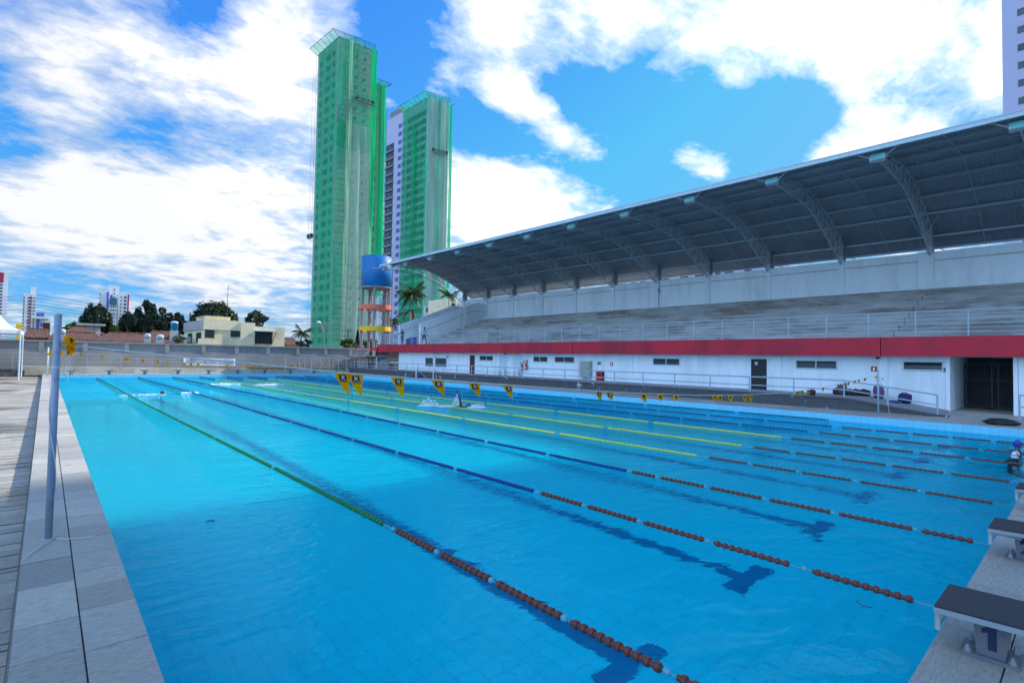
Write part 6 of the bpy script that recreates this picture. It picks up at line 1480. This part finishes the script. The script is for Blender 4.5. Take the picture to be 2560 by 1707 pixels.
block('apartment_tower', 'slim white tower with dark balcony stripes above the white tent', 59, 91, 733, 330, 14, MT['far_white'], 17, [(.0, .12), (.36, .62), (.78, .84), (.9, .95)], extra=[(.56, 1.0, 1.0, 1.12, MT['far_white'], -.5, 'roof_block'), (.62, .66, .0, .97, MT['far_red'], .15, 'red_strip')])
block('office_building', 'low white and blue building right of the slim tower', 80, 126, 796, 260, 14, MT['far_white'], 4, [(.48, .56), (.6, .68)], cat='building', extra=[(.25, .4, .0, .98, MT['far_blue'], .2, 'blue_panel'), (.6, 1.0, .0, .9, MT['bag_red'], .25, 'maroon_wing'), (-.05, .9, 1.0, 1.06, MT['far_white'], 1., 'canopy')])
pp = atd(101, 787, 255); o = empty('billboard', (pp.x, pp.y, -.4), 'plain blue billboard above the low white and blue building', 'billboard')
a = MB(); ex = Vector((_r.x, _r.y, 0)); a.obox(pp, ex*1.9, Vector((-ex.y, ex.x, 0))*.1, (0, 0, 1.05)); a.build('panel', MT['far_blue'], o); a = MB(); a.tube((pp.x, pp.y, -.4), (pp.x, pp.y, pp.z-1), .2, 6); a.build('mast', MT['post_grey'], o)
block('shop_building', 'yellow ochre block peeking out behind the white tent', 40, 57, 809, 120, 6, MT['yellow'], 2, [], cat='building')
block('apartment_tower', 'left wing of the white twin tower with a blue stripe', 250, 276, 724, 285, 14, MT['far_white'], 16, [(.0, .10)], extra=[(.68, .86, .35, .97, MT['far_blue'], .2, 'blue_stripe')])
block('apartment_tower', 'highest blank white slab of the white twin tower', 270.5, 299, 712, 292, 10, MT['far_white'], 17, [(.52, .6)], extra=[(.08, .42, .55, .86, MT['far_blue'], .2, 'blue_stripe')])
block('apartment_tower', 'right wing of the white twin tower with a dark red edge', 299.2, 323.5, 731.5, 288, 14, MT['far_white'], 16, [(.12, .22), (.46, .72)], extra=[(.84, 1.0, .0, .98, MT['far_red'], .15, 'dark_edge')])
block('apartment_tower', 'lower white block with a teal top standing before the twin tower', 274, 292.5, 745, 276, 9, MT['far_white'], 14, [(.18, .32), (.48, .62), (.76, .88)], extra=[(-.02, 1.02, .885, 1.005, MT['far_teal'], .3, 'teal_top')])
# buildings seen through the slot behind the stand
for i, (y0, y1, h, lab) in enumerate(((-2, 3.2, 19.5, 'pale block in the roof slot at the right edge'), (17.5, 36, 18.4, 'white block with dark windows behind the middle of the back wall'), (42, 62, 18.2, 'white block with dark windows behind the left part of the back wall'), (66, 74, 18.0, 'white block far left behind the roof slot'))):
    o = empty('apartment_block', (88, (y0+y1)/2, -.4), lab, 'apartment block', 'blocks behind the back wall'); a = MB(); a.box((88, y0*1.9, -.4), (99, y1*1.9, h)); a.build('wall', MT['lilac'], o); rr = random.Random(i)
    y = y0*1.9+1
    while y < y1*1.9-1.5:
        a = MB(); a.box((87.95, y, h-2.1), (87.997, y+rr.uniform(.9, 2.0), h-.5)); a.build('window', MT['brown_door'] if rr.random() < .3 else MT['far_win'], o); y += rr.uniform(2.2, 4.2)
q0 = at(1126, 750, 1, 84); q1 = at(1146, 750, 1, 84); o = empty('apartment_block', (q0.x, 84, -.4), 'cream block with dark openings seen under the far roof end', 'apartment block'); zt_ = at(1135, 746, 1, 84).z
a = MB(); a.box((q0.x, 84, -.4), (q1.x+14, 92, zt_)); a.build('wall', MT['cream'], o)
for k in range(6): a = MB(); a.box((q0.x+.3+k*1.5, 83.94, zt_-2.3), (q0.x+1.2+k*1.5, 83.997, zt_-1.0)); a.build('window', MT['far_win'], o)
# tall tower behind the right end of the stand
cR = CAM+Vector((math.sin(1.4853), math.cos(1.4853), 0))*117
o = empty('apartment_tower', (cR.x, cR.y, -.4), 'tall lilac white tower with small dark windows at the top right corner', 'apartment block')
a = MB(); a.box((cR.x, cR.y-40, -.4), (cR.x+22, cR.y, 74)); a.build('wall', MT['lilac'], o)
for k in range(24):
    for j, yy in enumerate((1.85, 5.6, 9.6)):
        z = 6+k*2.93+.55
        f = MB(); f.box((cR.x-.05, cR.y-yy-1.5, z), (cR.x-.002, cR.y-yy, z+1.15)); f.build('window', MT['glass_grey'] if (k*7+j) % 4 else MT['far_win'], o)

# assumed second tower out of view, added to shade the near pool end
o = empty('apartment_tower', (104, -9, -.4), 'unseen lilac white tower added off to the right to shade the near pool end', 'apartment block')
a = MB(); a.box((104, -75, -.4), (126, -10.6, 96)); a.build('wall', MT['lilac'], o)
for k in range(28):
    z = 4+k*3.2; f = MB(); f.box((103.95, -16, z), (103.998, -12, z+1.3)); f.build('window', MT['far_win'], o)
# ------------------------------------------------------------------ netted towers
def xy(p): return Vector((p.x, p.y, 0))
def tower(label, A, Lc, Rc, top, left_cols, right_cols, floors, name='netted_tower'):
    """A = near corner, Lc / Rc = ends of the two visible faces (xy)"""
    o = empty(name, (A.x, A.y, -.4), label, 'tower block', 'netted towers')
    B = Lc+Rc-A
    q = MB(); q.prism([(v.x, v.y) for v in (A, Rc, B, Lc)], -.4, top); q.build('wall', MT['tower_wall'], o)
    return o
MT['tower_wall'] = mat('tower_wall', (.55, .56, .53), .8, var=.08, scale=.3, stain=(.4, .4, .37), stain_scale=.3, stain_amt=.4)
MT['net_thin'] = net_mat('thin_safety_net', (.03, .55, .30), .45)
MT['grid'] = mat('dark_net_seam', s2l((10, 92, 66)), .8)
def face_frame(P, Q):
    e = (Q-P); w = e.length; e = e.normalized(); n = Vector((e.y, -e.x, 0)); return e, n, w
def face_win(o, P, Q, c0, c1, z0, z1, m, name='window', out=.08, frame=False):
    e, n, w = face_frame(P, Q)
    if n.dot(CAM-P) < 0: n = -n
    s = MB(); a, b = P+e*w*c0, P+e*w*c1; s.add([a+n*out+Vector((0, 0, z0)), b+n*out+Vector((0, 0, z0)), b+n*out+Vector((0, 0, z1)), a+n*out+Vector((0, 0, z1)), a+n*.004+Vector((0, 0, z0)), b+n*.004+Vector((0, 0, z0)), b+n*.004+Vector((0, 0, z1)), a+n*.004+Vector((0, 0, z1))],
        [(0, 1, 2, 3), (0, 4, 5, 1), (3, 2, 6, 7), (0, 3, 7, 4), (1, 5, 6, 2)]); return s.build(name, m, o)
def net(o, P, Q, c0, c1, z0, z1, m, off=.5, fold=.12, nx=40, nz=26, seed=0, name='netting', belly=0., freq=1.):
    """hanging sheet in front of the face, with vertical folds and gathers"""
    e, n, w = face_frame(P, Q)
    if n.dot(CAM-P) < 0: n = -n
    s = MB(); vs = []
    for j in range(nz+1):
        t = j/nz; z = z0+(z1-z0)*t
        for i in range(nx+1):
            c = c0+(c1-c0)*i/nx; x = w*c
            d = off+fold*(math.sin(x*2.1*freq+seed)+.7*noise.noise(Vector((x*1.4*freq, z*.045, seed*7.)))*2.2+.5*noise.noise(Vector((x*3.3*freq, z*.12, seed*3.+5))))+belly*math.sin(math.pi*t)
            jig = .25*noise.noise(Vector((z*.11, i*.3, seed)))
            vs.append(P+e*(x+jig*fold*2)+n*max(.12, d)+Vector((0, 0, z)))
    s.add(vs, [(j*(nx+1)+i, j*(nx+1)+i+1, (j+1)*(nx+1)+i+1, (j+1)*(nx+1)+i) for j in range(nz) for i in range(nx)])
    return s.build(name, m, o, True, False)
def outrigger(o, pts, top, outs, rise=1.5):
    """tilted catch frame around the roof edge; pts = corner chain, outs = outward corner chain"""
    f = MB(); sh = MB()
    for (a, b, ao, bo) in zip(pts[:-1], pts[1:], outs[:-1], outs[1:]):
        n = max(2, int((b-a).length/2.2))
        for i in range(n+1):
            t = i/n; p = a+(b-a)*t+Vector((0, 0, top-.6)); q = ao+(bo-ao)*t+Vector((0, 0, top+rise)); f.tube(p, q, .05, 5)
        f.tube(ao+Vector((0, 0, top+rise)), bo+Vector((0, 0, top+rise)), .06, 5); f.tube(a+Vector((0, 0, top-.2)), b+Vector((0, 0, top-.2)), .07, 5)
        sh.quad(a+Vector((0, 0, top-.6)), b+Vector((0, 0, top-.6)), bo+Vector((0, 0, top+rise)), ao+Vector((0, 0, top+rise)))
    f.build('catch_frame', MT['grid'], o); sh.build('catch_net', MT['net_thin'], o, fixn=False)
def platform(label, P, Q, c0, c1, z, top, off=1.5):
    e, n, w = face_frame(P, Q)
    if n.dot(CAM-P) < 0: n = -n
    a, b = P+e*w*c0+n*off, P+e*w*c1+n*off; o = empty('work_platform', a+Vector((0, 0, z)), label, 'work platform', 'hanging work platforms'); Zv = Vector((0, 0, 1))
    s = MB(); s.obox((a+b)/2+Zv*z, (b-a)/2, n*.4, Zv*.12); s.build('deck', MT['post_grey'], o)
    s = MB()
    for side in (-.4, .4):
        for h in (.55, 1.1): s.tube(a+n*side+Zv*(z+h), b+n*side+Zv*(z+h), .06, 5)
        for t in (0, .33, .66, 1): s.tube(a+(b-a)*t+n*side+Zv*z, a+(b-a)*t+n*side+Zv*(z+1.1), .06, 5)
    s.build('rail', MT['grid'], o)
    s = MB()
    for t in (.06, .94): p = a+(b-a)*t; s.tube(p+Zv*(z+1.1), p+Zv*top, .035, 4)
    s.build('cable', MT['wire'], o)
    for t in (.06, .94): s = MB(); s.obox(a+(b-a)*t+Zv*(z+.7), e*.3, n*.3, Zv*.5); s.build('hoist', MT['gate_dark'], o)
def trio(a, l, r_):
    A = atd(a[0], a[1], a[2]); Lc = atd(l[0], l[1], l[2]); Rc = atd(r_[0], r_[1], r_[2]); return xy(A), xy(Lc), xy(Rc), A.z
# --- left, taller tower
A, Lc, Rc, top = trio((848, 91, 150), (796, 137, 159.5), (934, 124, 156.4))
t1 = tower('taller green netted tower block on the left, with hanging drapes', A, Lc, Rc, top, 3, 2, 29)
# lower wing on its right flank
e, n, w = face_frame(A, Rc); e2 = (Lc-A).normalized()
W0 = Rc+e2*2.0; W1 = W0+e*4.6; wtop = top-8.5
q = MB(); q.prism([(v.x, v.y) for v in (W0+e*.01, W1, W1+e2*12, W0+e2*12+e*.01)], -.4, wtop); wing = q.build('side_wing', MT['tower_wall'], t1)
fh = (top-4)/29
for k in range(29):
    z = top-3.2-k*fh
    for j, (c0, c1, m) in enumerate(((.12, .24, 0), (.42, .62, 0), (.74, .86, 0))):
        if k >= 28: continue
        face_win(t1, Lc, A, c0, c1, z-1.5, z, MT['far_win'])
for k in range(28):
    z = top-3.2-k*fh
    o_ = face_win(t1, A, Rc, .50, .545, z-1.2, z-.2, MT['far_win'], 'slot_window'); face_win(t1, A, Rc, .74, .785, z-1.0, z-.3, MT['far_win'], 'slot_window')
    if z < wtop: face_win(wing, W0, W1, .30, .55, z-1.5, z-.1, MT['far_win'], 'wing_window')
    s = MB(); ea, na, wa = face_frame(A, Rc)
    if na.dot(CAM-A) < 0: na = -na
    c0 = .0; p_, q_ = A+ea*wa*c0+na*.62, A+ea*wa*.97+na*.62; s.tube(p_+Vector((0, 0, z+.6)), q_+Vector((0, 0, z+.6+.1*math.sin(k))), .06, 4); s.build('net_seam', MT['grid'], t1)
face_c = dict(seed=1)
net(t1, Lc, A, .10, 1.03, 3.2, top-.6, MT['net'], .55, .05, 30, 30, 1)
net(t1, A, Rc, -.03, 1.0, top*.66, top-.6, MT['net'], .8, .06, 40, 14, 2)
net(t1, A, Rc, -.03, .30, 3., top*.74, MT['net'], .72, .05, 20, 26, 3)
net(t1, A, Rc, .22, 1.0, 2.6, top*.74, MT['net_pale'], .95, .17, 70, 40, 4, 'drape', .4, .8)
net(t1, A, Rc, .27, .36, top*.3, top-.6, MT['net_pale'], 1.1, .22, 18, 30, 5, 'drape', .3, 1.3)
net(t1, A, Rc, .92, 1.06, 20, top-.6, MT['net_dense'], 1.1, .28, 26, 30, 6, 'drape', .3, 1.2)
net(t1, W0, W1, -.08, .22, 22, wtop+7.5, MT['net_dense'], 1.0, .2, 16, 26, 7, 'drape', .2, 1.3)
net(t1, W0, W1, .2, .75, 20, wtop-.3, MT['net'], .8, .12, 16, 26, 8, 'drape')
net(t1, W0, W1, .66, 1.12, 20, wtop-.3, MT['net_dense'], .9, .22, 20, 26, 9, 'drape', .2, 1.2)
net(t1, W1, W1+e2*10, 0, 1, 20, wtop-.3, MT['net_dense'], .6, .1, 12, 20, 10)
ol = (Lc-A).normalized()*-1.0; orr = (Rc-A).normalized()*-2.2
outrigger(t1, [Lc, A, Rc], top, [Lc+orr*1.2, A+ol+orr, Rc+ol*1.2], .9)
outrigger(wing, [W0, W1, W1+e2*6], wtop, [W0+ol, W1+ol-orr, W1+e2*6-orr], .8)
q = MB(); c_ = A*.35+Rc*.4+Lc*.25; q.prism([((c_+e*a_+e2*b_).x, (c_+e*a_+e2*b_).y) for a_, b_ in ((0, 0), (4.5, 0), (4.5, 4), (0, 4))], top, top+2.6); q.build('roof_room', MT['grey_render'], t1)
platform('work platform hanging high on the right face of the taller tower', A, Rc, .48, .98, top-17.5, top, 1.6)
platform('work platform sticking out on the far left side of the taller tower', Lc, Lc+(Lc-A).normalized()*3.5, .15, .85, top-56, top, .2)
s = MB()
for t in (.12, .4, .72): p = Lc+(Lc-A).normalized()*3*t; s.tube(p+Vector((0, 0, 4)), p+Vector((0, 0, top)), .02, 4)
s.build('hoist_cable', MT['wire'], t1)
# --- right, farther tower
A, Lc, Rc, top = trio((1074, 240.6, 184), (1008, 278.5, 196), (1122, 256, 188))
el = (Lc-A).normalized(); L2 = Lc+el*11.5
t2 = empty('netted_tower', (A.x, A.y, -.4), 'lower netted tower behind on the right, with white strip and dark open balconies', 'tower block', 'netted towers')
B = L2+Rc-A; q = MB(); q.prism([(v.x, v.y) for v in (A, Rc, B, L2)], -.4, top); q.build('wall', MT['lilac'], t2)
wl = (L2-A).length; cL = (Lc-A).length/wl
fl_ = 29; fh = (top-5)/fl_
for k in range(fl_):
    z = top-4.2-k*fh
    face_win(t2, A, L2, .06*1, cL*.80, z-1.75, z, MT['far_win'], 'window_band', .06)
    face_win(t2, A, L2, cL*.87, cL*.98, z-1.5, z, MT['far_teal'], 'window', .06)
    face_win(t2, A, L2, cL+.02, cL+.10, z-1.5, z, MT['far_blue_win'] if 'far_blue_win' in MT else MT['far_teal'], 'window', .06)
    if k > 1:
        bal = face_win(t2, A, L2, .80, .995, z-2.2, z+.25, MT['far_win'], 'balcony', .05)
        sl = face_win(t2, A, L2, .795, 1.0, z-2.2-.75, z-2.2, MT['pillar'], 'balcony_slab', .5)
        if k % 1 == 0: face_win(bal, A, L2, .89, .905, z-1.2, z-1.0, MT['lamp_warm'] if 'lamp_warm' in MT else MT['far_white'], 'lamp', .3)
    face_win(t2, A, Rc, .36, .42, z-1.3, z-.1, MT['far_win'], 'slot_window')
net(t2, A, L2, -.02, cL*.96, 3, top-.4, MT['net'], .6, .08, 30, 26, 21)
net(t2, A, L2, cL*.40, cL*.52, 3, top-8, MT['net'], .9, .15, 10, 26, 22, 'drape')
net(t2, A, Rc, -.02, 1.0, 3, top-.4, MT['net_pale'], .7, .12, 40, 26, 23, 'drape', .1, .9)
net(t2, A, Rc, .42, .52, 8, top-.4, MT['net'], 1.0, .15, 10, 26, 24, 'drape')
net(t2, A, Rc, .96, 1.14, 10, top-1.5, MT['net_dense'], 1.2, .3, 18, 26, 25, 'drape', .4)
ol = el*-1.0; orr = (Rc-A).normalized()*-2.2
outrigger(t2, [Lc, A, Rc], top, [Lc+orr*1.1, A+ol+orr, Rc+ol*1.1], .9)
outrigger(t2, [Rc, Rc+el*8], top-1, [Rc-orr+ol*.2, Rc+el*8-orr], .8)
q = MB(); q.prism([((L2+(A-L2).normalized()*a_+(Rc-A).normalized()*b_).x, (L2+(A-L2).normalized()*a_+(Rc-A).normalized()*b_).y) for a_, b_ in ((.5, 1), (9, 1), (9, 6), (.5, 6))], top+.005, top+3.2); q.build('roof_room', MT['pillar'], t2)
platform('work platform hanging on the pale right face of the lower tower', A, Rc, .12, .88, top-20, top, 1.6)
hm = empty('hoist_mast', (L2.x, L2.y, -.4), 'thin lattice hoist mast between the two netted towers', 'hoist mast'); c_ = L2+el*1.4; s = MB(); hz = top+5
for a_, b_ in ((-.4, -.4), (.4, -.4), (.4, .4), (-.4, .4)): s.tube(c_+Vector((a_, b_, -.4)), c_+Vector((a_, b_, hz)), .07, 4)
z = 0
while z < hz-1.2:
    s.tube(c_+Vector((-.4, -.4, z)), c_+Vector((.4, -.4, z+1.2)), .05, 4); s.tube(c_+Vector((-.4, .4, z)), c_+Vector((-.4, -.4, z+1.2)), .05, 4); s.tube(c_+Vector((-.4, -.4, z)), c_+Vector((.4, -.4, z)), .05, 4); z += 1.2
s.build('lattice', MT['gate_dark'], hm)
